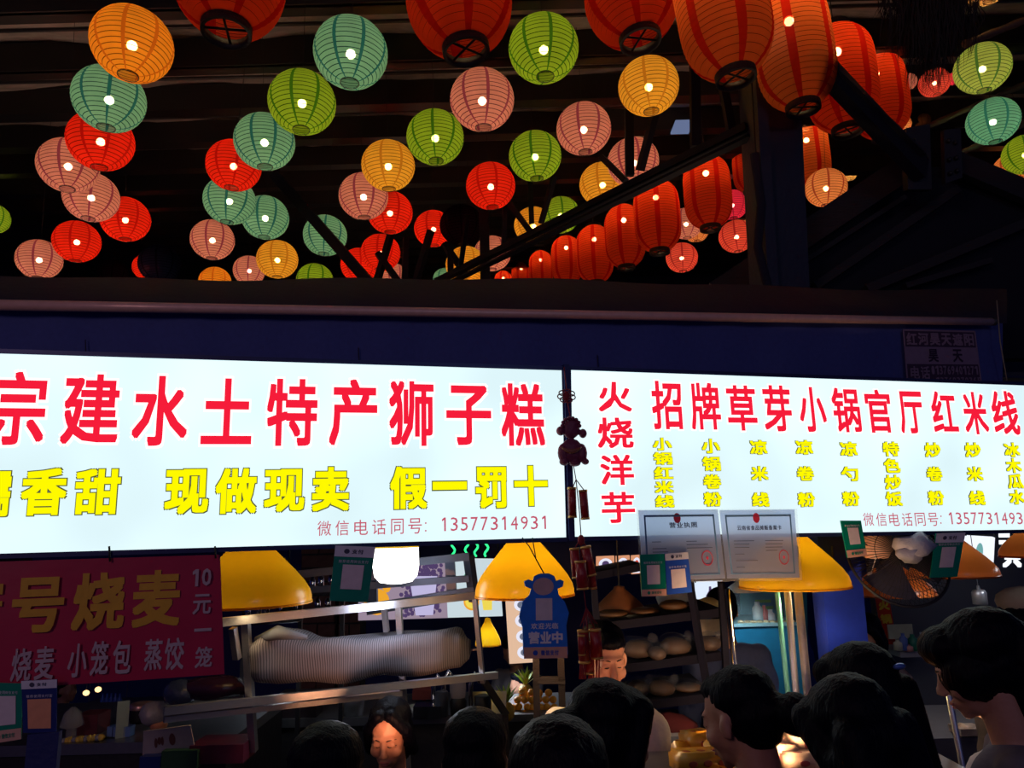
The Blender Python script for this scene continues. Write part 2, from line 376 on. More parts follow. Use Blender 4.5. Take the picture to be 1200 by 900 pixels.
# thatch
mb = MB()
for k in range(900):
    x = random.gauss(1092, 24); x = min(1142, max(1036, x)); y0 = random.uniform(-60, 20); D = random.uniform(3.2, 3.5)
    ln = random.uniform(40, 85) * (1.15 - abs(x - 1090) / 90)
    a = P(x, y0, D); b = P(x + random.gauss(0, 5), y0 + ln * .6, D); c = P(x + random.gauss(0, 9), min(112, y0 + ln * 1.25), D + random.uniform(-.05, .05))
    wd = .0025; mb.add([a - RT * wd, a + RT * wd, b + RT * wd, b - RT * wd, c], [(0, 1, 2, 3), (3, 2, 4)])
o = mb.build('thatch', mat('old_thatch', (.03, .02, .014), .9)); props(o, 'shaggy dark thatch fringe hanging above the small pink lantern', 'thatch', None, 'stuff')
BAM = mat('bamboo', (.12, .07, .04), .6, bump=.3)
for k, (a, b, lb) in enumerate((((1060, 160), (1240, 82), 'thin bamboo pole running up behind the teal and pale green lanterns'), ((1130, 52), (1250, 4), 'thin bamboo pole above the pale green lantern'),
        ((1120, 182), (1230, 132), 'short bamboo pole passing behind the lime lantern by the gable'))):
    mb = MB(); Dp = 3.9 if k == 1 else 5.0; p, q = P(*a, Dp), P(*b, Dp); mb.tube([p.lerp(q, i / 12) for i in range(13)], [.018 + (.004 if i % 3 == 0 else 0) for i in range(13)], 8)
    props(mb.build('bamboo_pole', BAM), lb, 'pole', 'bamboo poles')

# ================================================================== LANTERNS
COL = {  # paper, strip, bulb colour
    'orange': ((.95, .36, .03), (.62, .17, .02)), 'yellow': ((.92, .50, .06), (.6, .27, .03)),
    'teal': ((.20, .52, .46), (.02, .17, .22)), 'red': ((.93, .03, .012), (.55, .012, .012)),
    'pink': ((.68, .30, .31), (.30, .06, .14)), 'green': ((.28, .50, .035), (.05, .20, .02)),
    'palegreen': ((.42, .62, .18), (.08, .25, .08)), 'rose': ((.85, .12, .11), (.4, .03, .05)), 'magenta': ((.85, .04, .16), (.4, .02, .1)),
    'cream': ((.85, .55, .25), (.5, .25, .1)), 'peach': ((.85, .36, .16), (.4, .08, .05)), 'navy': ((.02, .035, .12), (.01, .015, .05)), 'maroon': ((.06, .012, .04), (.03, .01, .02)),
    'aqua': ((.16, .55, .52), (.03, .25, .3))}
PAP = {k: paper('paper_' + k, *v) for k, v in COL.items()}
RED2 = paper('silk_red', (.95, .07, .015), (.6, .012, .006), .05); RED3 = paper('silk_orange_red', (.98, .19, .04), (.65, .02, .008), .05)
def bulbm(s): return glow('bulb_%g' % s, (1, .66, .30), s)
WIRE = mat('wire_ring', (.03, .03, .035), .5, .5)
BLACKPLY = mat('black_collar', (.01, .008, .008), .55, bump=.3)
def round_protos():
    P_ = {}
    nr = 19
    prof = []
    t0 = math.asin(.25)                                                # openings
    for i in range(nr + 1):
        th = -math.pi / 2 + t0 + (math.pi - 2 * t0) * i / nr
        for dt, k in ((-.011, .986), (.011, .986)):
            prof.append((.5 * k * math.cos(th + dt), .468 * k * math.sin(th + dt)))
        if i < nr:
            t2_ = th + (math.pi - 2 * t0) / nr / 2; prof.append((.5 * math.cos(t2_), .468 * math.sin(t2_)))
    angs = []
    for s in range(8):
        a = 2 * math.pi * s / 8
        angs += [a - .05, a + .05] + [a + .05 + (2 * math.pi / 8 - .1) * q / 5 for q in range(1, 5)]
    for c in COL:
        mb = MB(); mb.lathe(prof, angs=angs, mf=lambda i, j: 2 if j % 6 == 0 else (1 if i % 3 == 0 else 0))
        P_[c] = mb.build('paper_shade', PAP[c], origin=(0, 0, 0))
    mb = MB()
    for z in (-.462, .462):
        mb.tube([(.126 * math.cos(a), .126 * math.sin(a), z) for a in [2 * math.pi * i / 20 for i in range(20)]], .006, 5, closed=True)
    for k in range(2): mb.tube([(-.126, 0, .462), (.126, 0, .462)] if k else [(0, -.126, .462), (0, .126, .462)], .005, 4)
    P_['ring'] = mb.build('wire_ring', WIRE, origin=(0, 0, 0))
    mb = MB(); mb.ell((0, 0, -.02), .062); P_['bulb'] = mb.build('bulb', bulbm(80), origin=(0, 0, 0))
    mb = MB(); mb.tube([(0, 0, .05), (0, 0, .47)], .008, 6); mb.lathe([(.03, .04), (.03, .11), (.012, .13)], 10); P_['holder'] = mb.build('bulb_holder', CORD, origin=(0, 0, 0))
    mb = MB(); mb.tube([(0, 0, 0), (0, 0, 1)], .004, 5); P_['cord'] = mb.build('hanging_cord', CORD, origin=(0, 0, 0))
    for o in P_.values(): C.objects.unlink(o); o.location = (0, 0, 0)
    return P_
RP = round_protos()
def child(proto, root, loc=(0, 0, 0), sc=(1, 1, 1)):
    c = proto.copy(); C.objects.link(c); c.parent = root; c.location = loc; c.scale = sc; return c
def fit_depth(px, py, D, size):
    while D > 1.5 and P(px, py, D).z + size * D * .6 > HZ(P(px, py, D).y) - .1: D *= .97
    return D
def lantern(px, py, r, c, label, size=.35, lit=True, dD=0., tilt=None):
    D0 = size * FPX / (2 * r); D = fit_depth(px, py, D0, size / D0) + dD
    th_ = math.hypot(px - CX, py - CY) / FPX; d = 2 * r * D / FPX / ((1 + math.sqrt(1 + th_ * th_)) / 2); p = P(px, py, D)
    t = thing('round_lantern', p, label, 'lantern', 'round paper lanterns')
    t.scale = (d, d, d); t.rotation_euler = (random.uniform(-.06, .06), random.uniform(-.06, .06), random.uniform(0, 6.28)) if tilt is None else tilt
    child(RP[c], t); child(RP['ring'], t); child(RP['holder'], t)
    if lit: child(RP['bulb'], t)
    L = max(.1, (HZ(p.y) - p.z) / d - .5); child(RP['cord'], t, (0, 0, .46), (1, 1, L))
for a in [
    (155, 52, 50, 'orange', 'largest orange lantern, glowing over a teal lantern, beside the roof foil'),
    (128, 116, 44, 'teal', 'teal lantern tucked under the largest orange lantern'),
    (118, 165, 40, 'red', 'red lantern directly under a teal lantern, above two pink ones'),
    (80, 194, 36.5, 'pink', 'upper of two overlapping dusty pink lanterns'),
    (107, 231, 33, 'pink', 'lower of two overlapping dusty pink lanterns, touching a red one'),
    (147, 257, 29.5, 'red', 'red lantern just below the lower of the overlapping pink pair'),
    (90, 283, 28, 'red', 'red lantern with black seams, lowest of the first string above the awning'),
    (46, 304, 27, 'pink', 'pink lantern half sunk behind the awning near the picture edge'),
    (-9, 256, 21, 'green', 'green lantern cut by the left edge of the picture'),
    (172, 313, 17, 'red', 'red lantern almost hidden behind the unlit navy lantern'),
    (411, 62, 45.5, 'teal', 'large teal lantern with dark blue seams beside the top green lantern'),
    (354, 120, 41, 'green', 'green lantern below and beside the large teal lantern'),
    (310, 166, 36.5, 'teal', 'teal lantern overlapping a red lantern beneath the green one'),
    (274, 194, 33, 'red', 'red lantern partly covered by a teal lantern, second string'),
    (269, 235, 31, 'teal', 'teal lantern beneath the half covered red lantern'),
    (311, 255, 28, 'teal', 'teal lantern directly above the small yellow lantern'),
    (249, 281, 26, 'pink', 'dusty pink lantern below two teal lanterns'),
    (325, 304, 24.5, 'yellow', 'small yellow lantern touching a half hidden pink one at the awning'),
    (292, 317, 19, 'pink', 'pink lantern half hidden behind the small yellow lantern'),
    (252, 330, 19, 'orange', 'sunken orange lantern, only its crown shows above the awning'),
    (369, 329, 22, 'green', 'sunken green lantern, only its crown shows above the awning'),
    (381, 276, 26, 'teal', 'teal lantern crossed by the thin slanting brace'),
    (565, 117, 39, 'pink', 'largest dusty pink lantern, below the hanging dark red barrel lantern'),
    (510, 161, 34.5, 'green', 'green lantern between the largest pink and a yellow lantern'),
    (455, 194, 32, 'yellow', 'yellow lantern overlapping a pink and a red lantern'),
    (426, 230, 29.5, 'pink', 'pink lantern in front of a red one below the yellow lantern'),
    (457, 249, 27, 'red', 'red lantern behind the pink one, under the yellow lantern'),
    (575, 218, 29.5, 'red', 'lone red lantern above the unlit dark lantern'),
    (637, 57, 43, 'green', 'largest bright green lantern near the top between red barrel lanterns'),
    (627, 183, 31.5, 'green', 'green lantern under the largest pink one, above the truss webs', ),
    (760, 101, 37, 'yellow', 'large yellow lantern directly below a red barrel lantern'),
    (684, 151, 33, 'pink', 'pink lantern with violet seams above the truss'),
    (742, 190, 31, 'pink', 'pink lantern behind the truss webs beside the yellow one'),
    (706, 216, 27.5, 'yellow', 'yellow lantern cut diagonally by the truss chord'),
    (508, 268, 23, 'red', 'red lantern partly behind the unlit dark lantern'),
    (446, 296, 23.5, 'red', 'red lantern above another red lantern at the awning'),
    (421, 311, 22, 'red', 'red lantern lowest behind the slanting brace end'),
    (461, 324, 17, 'pink', 'dim mauve lantern at the awning below the red pair'),
    (546, 311, 24, 'yellow', 'yellow lantern low behind the truss foot'),
    (577, 297, 22, 'pink', 'pink lantern behind the truss post, above the awning'),
    (625, 264, 23, 'yellow', 'yellow lantern behind the truss beside a green one', .40),
    (657, 252, 23, 'green', 'green lantern crossed by the truss beside a yellow one'),
    (522, 328, 15, 'teal', 'small teal lantern peeping above the awning at the truss foot'),
    (1151, 80, 34, 'palegreen', 'pale green lantern touching the thatch fringe'),
    (1163.5, 142, 31.5, 'aqua', 'bright aqua lantern below the pale green lantern'),
    (1201, 181, 27, 'green', 'lime green lantern below the bright aqua one, at the picture edge'),
    (1188, 201, 26, 'peach', 'peach lantern behind the gable slope under the lime lantern', .42),
    (1095, 97, 19, 'rose', 'small rose lantern under the thatch'),
    (1119, 92, 9, 'magenta', 'tiny magenta lantern beside the pale green lantern'),
    (1064, 96, 11, 'pink', 'tiny pale pink lantern at the foot of the thatch'),
    (1081, 142, 10, 'cream', 'tiny cream yellow lantern under the small rose lantern'),
    (968, 220, 25, 'peach', 'orange lantern half behind the gable board', .27),
    (996, 205, 8, 'cream', 'tiny cream lantern peeping over the gable board'),
    (1156, -21, 31, 'cream', 'cream lantern cut by the top edge above the pale green one'),
    (799, 302, 19, 'rose', 'small rose lantern below the long red lanterns'),
    (863, 277, 21, 'rose', 'rose lantern standing just over the canopy board by the pillar'),
    (804, 262, 20, 'pink', 'pale pink lantern half behind the longest red lantern'),
    (816, 270, 15, 'peach', 'small orange lantern behind the longest red lantern'),
    (858, 240, 19, 'magenta', 'magenta lantern between the red lantern and pillar'),
    (880, 264, 12, 'cream', 'small cream lantern at the side of the pillar'),
    (1054, 146, 14, 'peach', 'small orange lantern behind the last long red lantern'),
    (961, 180, 12, 'magenta', 'small magenta lantern in the gap over the hidden silk lantern')]:
    kw = {}
    if a[0] == 1081 or a[0] == 1119: kw['size'] = .2
    lantern(*a, **kw)
lantern(187, 309, 25, 'navy', 'unlit navy lantern just above the awning', lit=False)
lantern(541, 264, 26, 'maroon', 'unlit nearly black lantern in front of a red one', lit=False)
lantern(132, 320, 18, 'maroon', 'unlit dim maroon lantern sunk behind the awning', lit=False)
lantern(766, 303, 12, 'navy', 'tiny unlit blue lantern below the long red lanterns', lit=False)

# barrel and long silk lanterns
def long_proto(h, papers, bz, bs, bulge=.9, nr=26):
    """unit width 1, height h; black collars"""
    out = {}
    prof = []
    n = nr
    for i in range(n + 1):
        t = i / n; z = (t - .5) * h
        e = abs(2 * t - 1); r = .5 * (1 - (1 - .40 / 1.0) * e ** (5 * bulge)) if bulge > .6 else .5 * math.sqrt(max(0, 1 - (e * .9) ** 2))
        ez = h / n
        prof.append((r * .985 if 0 < i < n else r, z - ez * .05)); prof.append((r * .985 if 0 < i < n else r, z + ez * .05))
        if i < n:
            t2_ = (i + .5) / n; e = abs(2 * t2_ - 1); r = .5 * (1 - .6 * e ** (5 * bulge)) if bulge > .6 else .5 * math.sqrt(max(0, 1 - (e * .9) ** 2))
            prof.append((r, (t2_ - .5) * h))
    angs = []
    for s in range(6):
        a = 2 * math.pi * s / 6; angs += [a - .11, a + .11] + [a + .11 + (2 * math.pi / 6 - .22) * q / 6 for q in range(1, 6)]
    mb = MB(); mb.lathe(prof, angs=angs, mf=lambda i, j: 2 if j % 7 == 0 else (1 if i % 3 == 0 else 0)); out['shade'] = mb.build('silk_shade', papers, origin=(0, 0, 0))
    rc = .22
    for nm, z0, z1 in (('lower', -h / 2 - .07, -h / 2 + .02), ('upper', h / 2 - .02, h / 2 + .07)):
        mb = MB(); mb.lathe([(rc, z0), (rc, z1), (rc - .03, z1), (rc - .03, z0), (rc, z0)], 24); out[nm] = mb.build('collar', BLACKPLY, origin=(0, 0, 0))
    mb = MB(); mb.tube([(-rc, 0, -h / 2 - .02), (rc, 0, -h / 2 - .02)], .012, 5); mb.tube([(0, -rc, -h / 2 - .02), (0, rc, -h / 2 - .02)], .012, 5); out['cross'] = mb.build('wire_cross', WIRE, origin=(0, 0, 0))
    mb = MB(); mb.ell((0, 0, bz * h), .06); out['bulb'] = mb.build('bulb', bulbm(bs), origin=(0, 0, 0))
    mb = MB(); mb.tube([(0, 0, bz * h + .05), (0, 0, h / 2 + .1)], .012, 6); out['holder'] = mb.build('bulb_holder', CORD, origin=(0, 0, 0))
    for o in out.values(): C.objects.unlink(o); o.location = (0, 0, 0)
    return out
LP = {'barrel': long_proto(.98, RED2, .1, 24, .4, 20), 'long': long_proto(1.58, RED2, .27, 85), 'near': long_proto(1.75, RED3, .2, 95)}
def longlantern(px, py, hw, kind, label, tilt=(0, 0), size=.36):
    D0 = size * FPX / (2 * hw); D = D0
    while P(px, py, D).z + size * D / D0 * 1.0 > HZ(P(px, py, D).y): D *= .97
    d = 2 * hw * D / FPX; p = P(px, py, D)
    t = thing('silk_lantern', p, label, 'lantern', 'long red silk lanterns')
    t.scale = (d, d, d); t.rotation_euler = (tilt[0], tilt[1], random.uniform(0, 1))
    for k, pr in LP[kind].items(): child(pr, t)
    L = max(.1, (HZ(p.y) - p.z) / d - .55); child(RP['cord'], t, (0, 0, .9 if kind != 'barrel' else .5), (2, 2, L))
for a in [
    (269, -22, 64, 'barrel', 'dark red barrel lantern with black collar, over the first strings', (-.05, .0), .42),
    (538, 2, 62, 'barrel', 'dark red barrel lantern above the largest pink lantern', (-.1, -.06), .42),
    (740, -2, 55, 'barrel', 'dark red barrel lantern above the large yellow lantern', (-.1, -.08), .42),
    (845, 4, 53, 'near', 'widest long orange red lantern, overlapping its twin at the pillar top', (-.05, -.08)),
    (929, 53, 44.5, 'near', 'long orange red lantern in front of the pillar top', (0, -.05)),
    (985, 92, 40, 'long', 'long red lantern behind the heavy brace, beside the pillar', (0, -.03)),
    (1030, 112, 32, 'long', 'long red lantern behind the heavy brace, nearer the thatch', (0, -.03)),
    (947, 180, 24, 'near', 'smaller long silk lantern half hidden by the pillar edge', (0, -.03)),
    (829, 225, 27.5, 'long', 'long red lantern hanging clear beside the pillar'),
    (770, 253, 27, 'long', 'long red lantern, second of the receding row from the pillar'),
    (732, 277, 23.5, 'long', 'long red lantern, third of the receding row from the pillar'),
    (697, 298, 21.5, 'long', 'long red lantern, fourth of the receding row, foot behind awning'),
    (664, 305, 18, 'long', 'long red lantern, fifth of the receding row, foot behind awning'),
    (634, 316, 14, 'long', 'long red lantern, sixth of the receding row, nearly at its end'),
    (611, 324, 11.5, 'long', 'long red lantern, seventh and second last of the receding row'),
    (590, 335, 11, 'long', 'smallest long red lantern ending the receding row'),
    (876, 199, 17, 'long', 'long red lantern mostly hidden behind the blue pillar')]:
    longlantern(*a[:5], *(a[5:] or ()))

# ================================================================== AWNING ABOVE THE SIGN
FAB = mat('navy_awning_fabric', (.05, .07, .26), .8, bump=.15, bs=60)
FAB2 = mat('black_awning_fabric', (.02, .018, .03), .8, bump=.2, bs=30)
aw = thing('awning', SW(0, SU(600, 420)[1], -.06), 'rolled navy fabric awning with a copper front pipe above the signs', 'awning')
def strip_surface(fn, n, m_):
    vs = [fn(i / n, j / m_) for j in range(m_ + 1) for i in range(n + 1)]
    return vs, [(j * (n + 1) + i, j * (n + 1) + i + 1, (j + 1) * (n + 1) + i + 1, (j + 1) * (n + 1) + i) for j in range(m_) for i in range(n)]
def vf(s, t):
    x = -30 + 1205 * s; yb = 440 + 12 * s + 20; yt = 360 + 19 * s
    return SPt(x, yb + (yt - yb) * t, -.05 + .006 * math.sin(s * 40) * (1 - t) + .003 * math.sin(s * 97))
mb = MB(); vs, fs = strip_surface(vf, 120, 6); mb.add(vs, fs, 0, True); mb.build('valance', FAB, aw)
def vf2(s, t):
    x = -30 + 1210 * s; y0 = 362 + 17 * s; y1 = 321 + 17 * s + (3 * math.sin(s * 9) + 1.5 * math.sin(s * 31)) * t
    return SPt(x, y0 + (y1 - y0) * t, -.05 - .25 * t * t + .01 * math.sin(s * 23) * t)
mb = MB(); vs, fs = strip_surface(vf2, 120, 6); mb.add(vs, fs, 0, True); mb.build('roll_cover', FAB2, aw)
mb = MB(); mb.tube([SPt(x, 357.5 + 19.5 * (x / 1160), -.01) for x in (-40, 200, 400, 600, 800, 1000, 1162)], .0165, 14); mb.build('front_pipe', BRASSY, aw)
mb = MB(); mb.lathe([(.004, -.006), (.0175, -.006), (.0175, .012)], 12, Matrix.Rotation(R(90), 3, 'Y'), SPt(1163, 377, -.01)); mb.build('pipe_end_cap', DSTEEL, aw)
mb = MB(); mb.tube([SPt(1168, 352, .0), SPt(1172, 400, .01), SPt(1180, 446, .0)], .0025, 5); mb.build('pull_cord', mat('pale_cord', (.3, .28, .2), .7), aw)
for x in (100, 420, 700):
    mb = MB(); mb.tube([SPt(x, 395 + x * .03, -.043), SPt(x + 2, 440, -.043)], .0015, 4); mb.build('seam', FAB2, aw)
# awning maker's printed panel
q = bil(SPt(1057, 386, -.04), SPt(1142, 388, -.04), SPt(1150, 450, -.04), SPt(1062, 450, -.04), .002)
q2 = lambda s, t: q(s, t) + SN * .002
mb = MB(); rect(mb, q, 0, 1, 0, 1); lab = mb.build('printed_panel', mat('maroon_print', (.05, .025, .06), .8), aw)
mb = MB()
for s0, s1, t0, t1 in ((0, 1, .97, 1), (0, .02, 0, 1), (.98, 1, 0, 1), (0.02, .98, .36, .68)): rect(mb, q2, s0, s1, t0, t1)
text(mb, q2, '红河昊天遮阳', .03, .97, .71, .94, 0, .03); text(mb, q2, '电话', .05, .32, .08, .32, 0, .02); text(mb, q2, '·13769401271', .33, .97, .17, .33, 0, .02, .25)
text(mb, q2, '13769370365', .38, .99, .01, .12, 0, .02, .25)
mb.build('printed_lettering', mat('lilac_print', (.24, .16, .24), .8), lab)
q3 = lambda s, t: q(s, t) + SN * .004
mb = MB(); text(mb, q3, '昊', .3, .45, .4, .64, 0, .02); text(mb, q3, '天', .63, .78, .4, .64, 0, .02); mb.build('printed_lettering', mat('maroon_ink', (.03, .012, .04), .8), lab)
# canopy roof over the stall and the beam that carries the pillar
z = SU(600, 418)[1]
mb = MB(); mb.quad(SW(-3.2, z, -.1), SW(3.2, z, -.1), SW(3.2, z - .05, -5.6), SW(-3.2, z - .05, -5.6), .01)
props(mb.build('canopy_roof', mat('canopy_sheet', (.008, .012, .05), .7)), 'dark flat canopy roof sheet over the stall behind the signs', 'canopy')
mb = MB(); p = P(925, 425, 3.65); mb.bar((p.x - 1.6, p.y + .1, z + .03), (p.x + 1.2, p.y + .1, z + .03), .3, .12)
props(mb.build('roof_beam', DSTEEL), 'dark roof beam under the blue pillar behind the awning', 'beam')

# ================================================================== SIGNS
ALU = mat('sign_frame_navy', (.03, .04, .12), .4, .5)
LIT = glow('sign_white', (.76, .955, 1.0), 1.1, .12)
LRED = glow('lit_red_print', (1.0, .013, .045), .92); LWH = glow('lit_white_print', (1, 1, 1), 1.3)
LPINK = glow('lit_thin_red_print', (.62, .10, .16), .9)
LYEL = glow('lit_yellow_print', (1, .95, .0), 1.0); LBLK = glow('lit_black_print', (.10, .11, .03), 1.)
def lightbox(corners, label):
    (x0, y0), (x1, y1), (x2, y2), (x3, y3) = corners
    TL, TR_, BR, BL = [SPt(*c) for c in corners]
    t = thing('sign_lightbox', (BL + BR) / 2, label, 'sign', 'lit shop signs')
    MB().quad(BL, BR, TR_, TL, .002).build('light_panel', LIT, t)
    mb = MB(); n = SN * .10
    mb.add([TL, TR_, BR, BL, TL - n, TR_ - n, BR - n, BL - n], [(0, 4, 5, 1), (1, 5, 6, 2), (2, 6, 7, 3), (3, 7, 4, 0), (7, 6, 5, 4)]); mb.build('box_body', ALU, t)
    for a, b in ((TL, TR_), (TR_, BR), (BR, BL), (BL, TL)): MB().bar(a, b, .014, .010, SN).build('frame_edge', ALU, t)
    return t
sg = lightbox(((-110, 408.5), (660, 432), (665.5, 632), (-110, 655)), 'white glowing sign with big red characters over the red banner')
def letters(t, items, off, bold, m, outline=None, om=None, nm='lettering'):
    a = MB()
    for ch, x0, x1, y0, y1 in items: sign_glyph(a, ch, x0, x1, y0, y1, off, bold)
    a.build(nm, m, t)
    if outline:
        b = MB()
        for ch, x0, x1, y0, y1 in items: sign_glyph(b, ch, x0, x1, y0, y1, off - .0025, bold, outline)
        b.build(nm + '_outline', om, t)
red = [('宗', -13, 55, 436, 522), ('建', 74, 141, 439, 521), ('水', 156.5, 221, 441, 523), ('土', 237, 296, 444, 521), ('特', 313, 372, 444.5, 523), ('产', 386, 442, 445, 522.6),
       ('狮', 455.6, 508, 447, 523), ('子', 522.5, 575, 452, 522), ('糕', 586.5, 637, 450, 523)]
letters(sg, red, .008, .022, LRED, .035, LWH, 'red_lettering')
yel = [('糯', -38, 13.5, 550, 605.5), ('香', 26, 79, 549, 604), ('甜', 89, 141.5, 550, 603), ('现', 194, 245, 550, 602.6), ('做', 253, 301, 549, 602), ('现', 310, 357, 550, 600), ('卖', 366, 409, 547.5, 599),
       ('假', 457, 500, 547, 596.6), ('一', 506.5, 546.6, 564.6, 574), ('罚', 557, 593, 547.5, 595.5), ('十', 602, 641, 546, 593)]
letters(sg, yel, .008, .034, LYEL, .022, LBLK, 'yellow_lettering')
sm = [(ch, a, b, 610.5 - .06 * (a - 372) / 2, 628 - .05 * (a - 372) / 2) for ch, a, b in (('微', 372, 388), ('信', 393, 408.7), ('电', 415, 431), ('话', 436, 452), ('同', 458, 472.7), ('号', 478, 494))]
sm += [('.', 497.5, 499.5, 612, 614), ('.', 497.5, 499.5, 621, 623)]
for i, ch in enumerate('13577314931'): sm.append((ch, 516 + 11.7 * i + (1.5 if ch == '1' else 0), 516 + 11.7 * i + (6 if ch == '1' else 8.4), 606.5 - i * .2, 622.5 - i * .25))
letters(sg, sm, .008, .008, LPINK, None, None, 'phone_lettering')
sg2 = lightbox(((666.5, 431.5), (1300, 453.5), (1300, 621), (669.5, 631.5)), 'white glowing sign listing noodle dishes above the paper certificates')
red = [('招', 762.7, 798, 447, 503.6), ('牌', 808, 842.6, 449, 504), ('草', 850.7, 885, 452, 505), ('芽', 893, 925.8, 452, 506), ('小', 935, 966, 454, 506.6), ('锅', 974, 1006, 455, 507), ('官', 1013, 1042.6, 457, 507.6),
       ('厅', 1052, 1080, 459, 508.4), ('红', 1090, 1119, 459, 506.6), ('米', 1127, 1154.5, 459.7, 509.4), ('线', 1160.6, 1190.8, 458.6, 510), ('火', 700, 738.7, 448, 483), ('烧', 699, 741, 489.7, 525.7), ('洋', 702.5, 741.6, 533, 568.7), ('芋', 704, 743, 576.5, 613)]
letters(sg2, red, .008, .022, LRED, .03, LWH, 'red_lettering')
cols = [('小锅红米线', 764, 22, 767, 513.4, 595, .85), ('小锅卷粉', 821.4, 21, 823.6, 514.6, 593.6, .87), ('凉米线', 877.6, 20, 880, 516, 594, .65), ('凉卷粉', 931, 20, 933.6, 516, 594, .65), ('凉勺粉', 983, 20, 985.7, 518, 593, .65),
        ('特色炒饭', 1033, 19, 1036.6, 518, 593, .85), ('炒卷粉', 1082, 18.5, 1086, 519, 592, .65), ('炒米线', 1129, 18.5, 1134, 519, 592, .65), ('冰木瓜水', 1175, 18, 1181, 519, 591, .87)]
yl = []
for s, xa, wd, xb, ya, yb, fill in cols:
    n = len(s); h = {5: 14.6, 4: 16.8, 3: 16.8}[n]
    for i, ch in enumerate(s):
        t = i / (n - 1); x = xa + (xb - xa) * t; y = ya + (yb - h - ya) * t; yl.append((ch, x, x + wd, y, y + h))
letters(sg2, yl, .008, .034, LYEL, .028, LBLK, 'yellow_lettering')
sm = [(ch, 1010 + 15.1 * i, 1010 + 15.1 * i + 12, 601, 616.5) for i, ch in enumerate('微信电话同号')] + [('.', 1100, 1101.6, 604, 606), ('.', 1100, 1101.6, 612, 614)]
for i, ch in enumerate('13577314931'): sm.append((ch, 1109.5 + 8.9 * i + (1 if ch == '1' else 0), 1109.5 + 8.9 * i + (4.6 if ch == '1' else 6.6), 600.5, 614.5))
letters(sg2, sm, .008, .008, LPINK, None, None, 'phone_lettering')
MB().bar(SPt(662.5, 428, .0), SPt(669, 634, .0), .02, .03, SN).build('divider_post', NAVY, sg)

# red banner
bn = thing('banner', SPt(100, 810, .0), 'dark red fabric banner with gold characters hanging below the sign', 'banner')
def bf(s, t):
    x = -60 + (258 + 5 * (1 - t) + 60) * s; yt = 660 - 10 * s; yb = 812 - 22 * s
    return SPt(x, yb + (yt - yb) * t, .0 + .004 * math.sin(s * 9 + t * 2))
mb = MB(); vs, fs = strip_surface(bf, 40, 12); mb.add(vs, fs, 0, True); mb.build('banner_cloth', mat('banner_red', (.50, .014, .06), .35, bump=.1, bs=12, coat=.2), bn)
mb = MB()
for it in (('字', -55, 4, 680, 726), ('号', 15, 75.6, 676.5, 741), ('烧', 86, 147, 671, 738), ('麦', 156.6, 212, 668, 734)): sign_glyph(mb, *it, .006, .03)
mb.build('gold_lettering', mat('gold_print', (.75, .40, .02), .5), bn)
mb = MB()
for it in (('烧', 14.4, 37.5, 759.6, 798), ('麦', 42, 64, 757, 796), ('小', 80.4, 102.6, 754, 793), ('笼', 107, 127.5, 751, 791), ('包', 133, 154, 750, 789), ('蒸', 170, 190.5, 748.5, 785), ('饺', 193.5, 216, 747, 784.5),
           ('1', 226, 233, 667, 687), ('0', 237, 248, 666, 686), ('元', 226.5, 247.5, 696, 719.4), ('一', 228, 248, 736, 739.5), ('笼', 229, 249, 757.5, 782)): sign_glyph(mb, *it, .006, .018)
mb.build('pale_lettering', mat('pale_print', (.55, .42, .45), .5), bn)
for x in (128, 252):
    mb = MB(); mb.tube([SPt(x, 640, .012), SPt(x + 1, 662 - x * .03, .012)], .003, 5); mb.build('tie', CORD, bn)

# ================================================================== LAMPS
INN = mat('white_enamel', (.8, .78, .7), .5)
def shade_mat(name, col, tr):
    m = mat(name, col, .28, coat=.3, var=.08); nt = m.node_tree; N = nt.nodes; L = nt.links
    t = N.new('ShaderNodeBsdfTranslucent'); t.inputs[0].default_value = (*col, 1); a = N.new('ShaderNodeMixShader'); a.inputs[0].default_value = tr
    L.new(N['Principled BSDF'].outputs[0], a.inputs[1]); L.new(t.outputs[0], a.inputs[2]); L.new(a.outputs[0], N['Material Output'].inputs[0]); return m
YEL = shade_mat('yellow_plastic', (.92, .55, .01), .4); ORG = shade_mat('orange_plastic', (.50, .13, .02), .3)
def dome_lamp(px, py, hw, hh, D, m, label, power=0, bulb=2., tilt=0, prof=None, col=(1, .72, .38), cat='lamp'):
    """py: rim line; hw, hh in pixels"""
    k = D / FPX; p = P(px, py, D); r, h = hw * k, hh * k
    t = thing('dome_lamp', p, label, cat, 'stall dome lamps')
    M = Matrix.Rotation(tilt, 3, 'Y')
    pr = prof or [(1, 0), (1.0, .10), (.97, .2), (.88, .34), (.72, .52), (.52, .72), (.34, .9), (.24, 1.0), (.22, 1.1), (.05, 1.15)]
    mb = MB(); mb.lathe([(a * r, b * h) for a, b in pr], 40, M, p); mb.build('shade', m, t)
    mb = MB(); mb.lathe([(r * .96, -.002), (r * 1.015, -.002), (r * 1.015, .006), (r * .96, .006), (r * .96, -.002)], 40, M, p); mb.build('rim', m, t)
    mb = MB(); mb.ell(p + M @ Vector((0, 0, h * .28)), (r * .42, r * .42, h * .34)); mb.build('bulb', glow('lamp_bulb_%g_%g' % (bulb, col[2]), col, bulb), t)
    mb = MB(); zt = z - .02; mb.tube([p + Vector((0, 0, h * 1.1)), Vector((p.x, p.y, max(zt, p.z + h * 1.2)))], .004, 6); mb.build('cord', CORD, t)
    if power:
        l = bpy.data.lights.new('lamp_light', 'SPOT'); l.energy = power; l.color = col; l.shadow_soft_size = .03; l.spot_size = R(150); l.spot_blend = .5
        lo = bpy.data.objects.new('lamp_light', l); C.objects.link(lo); lo.parent = t; lo.location = (0, 0, -.012)
    return t
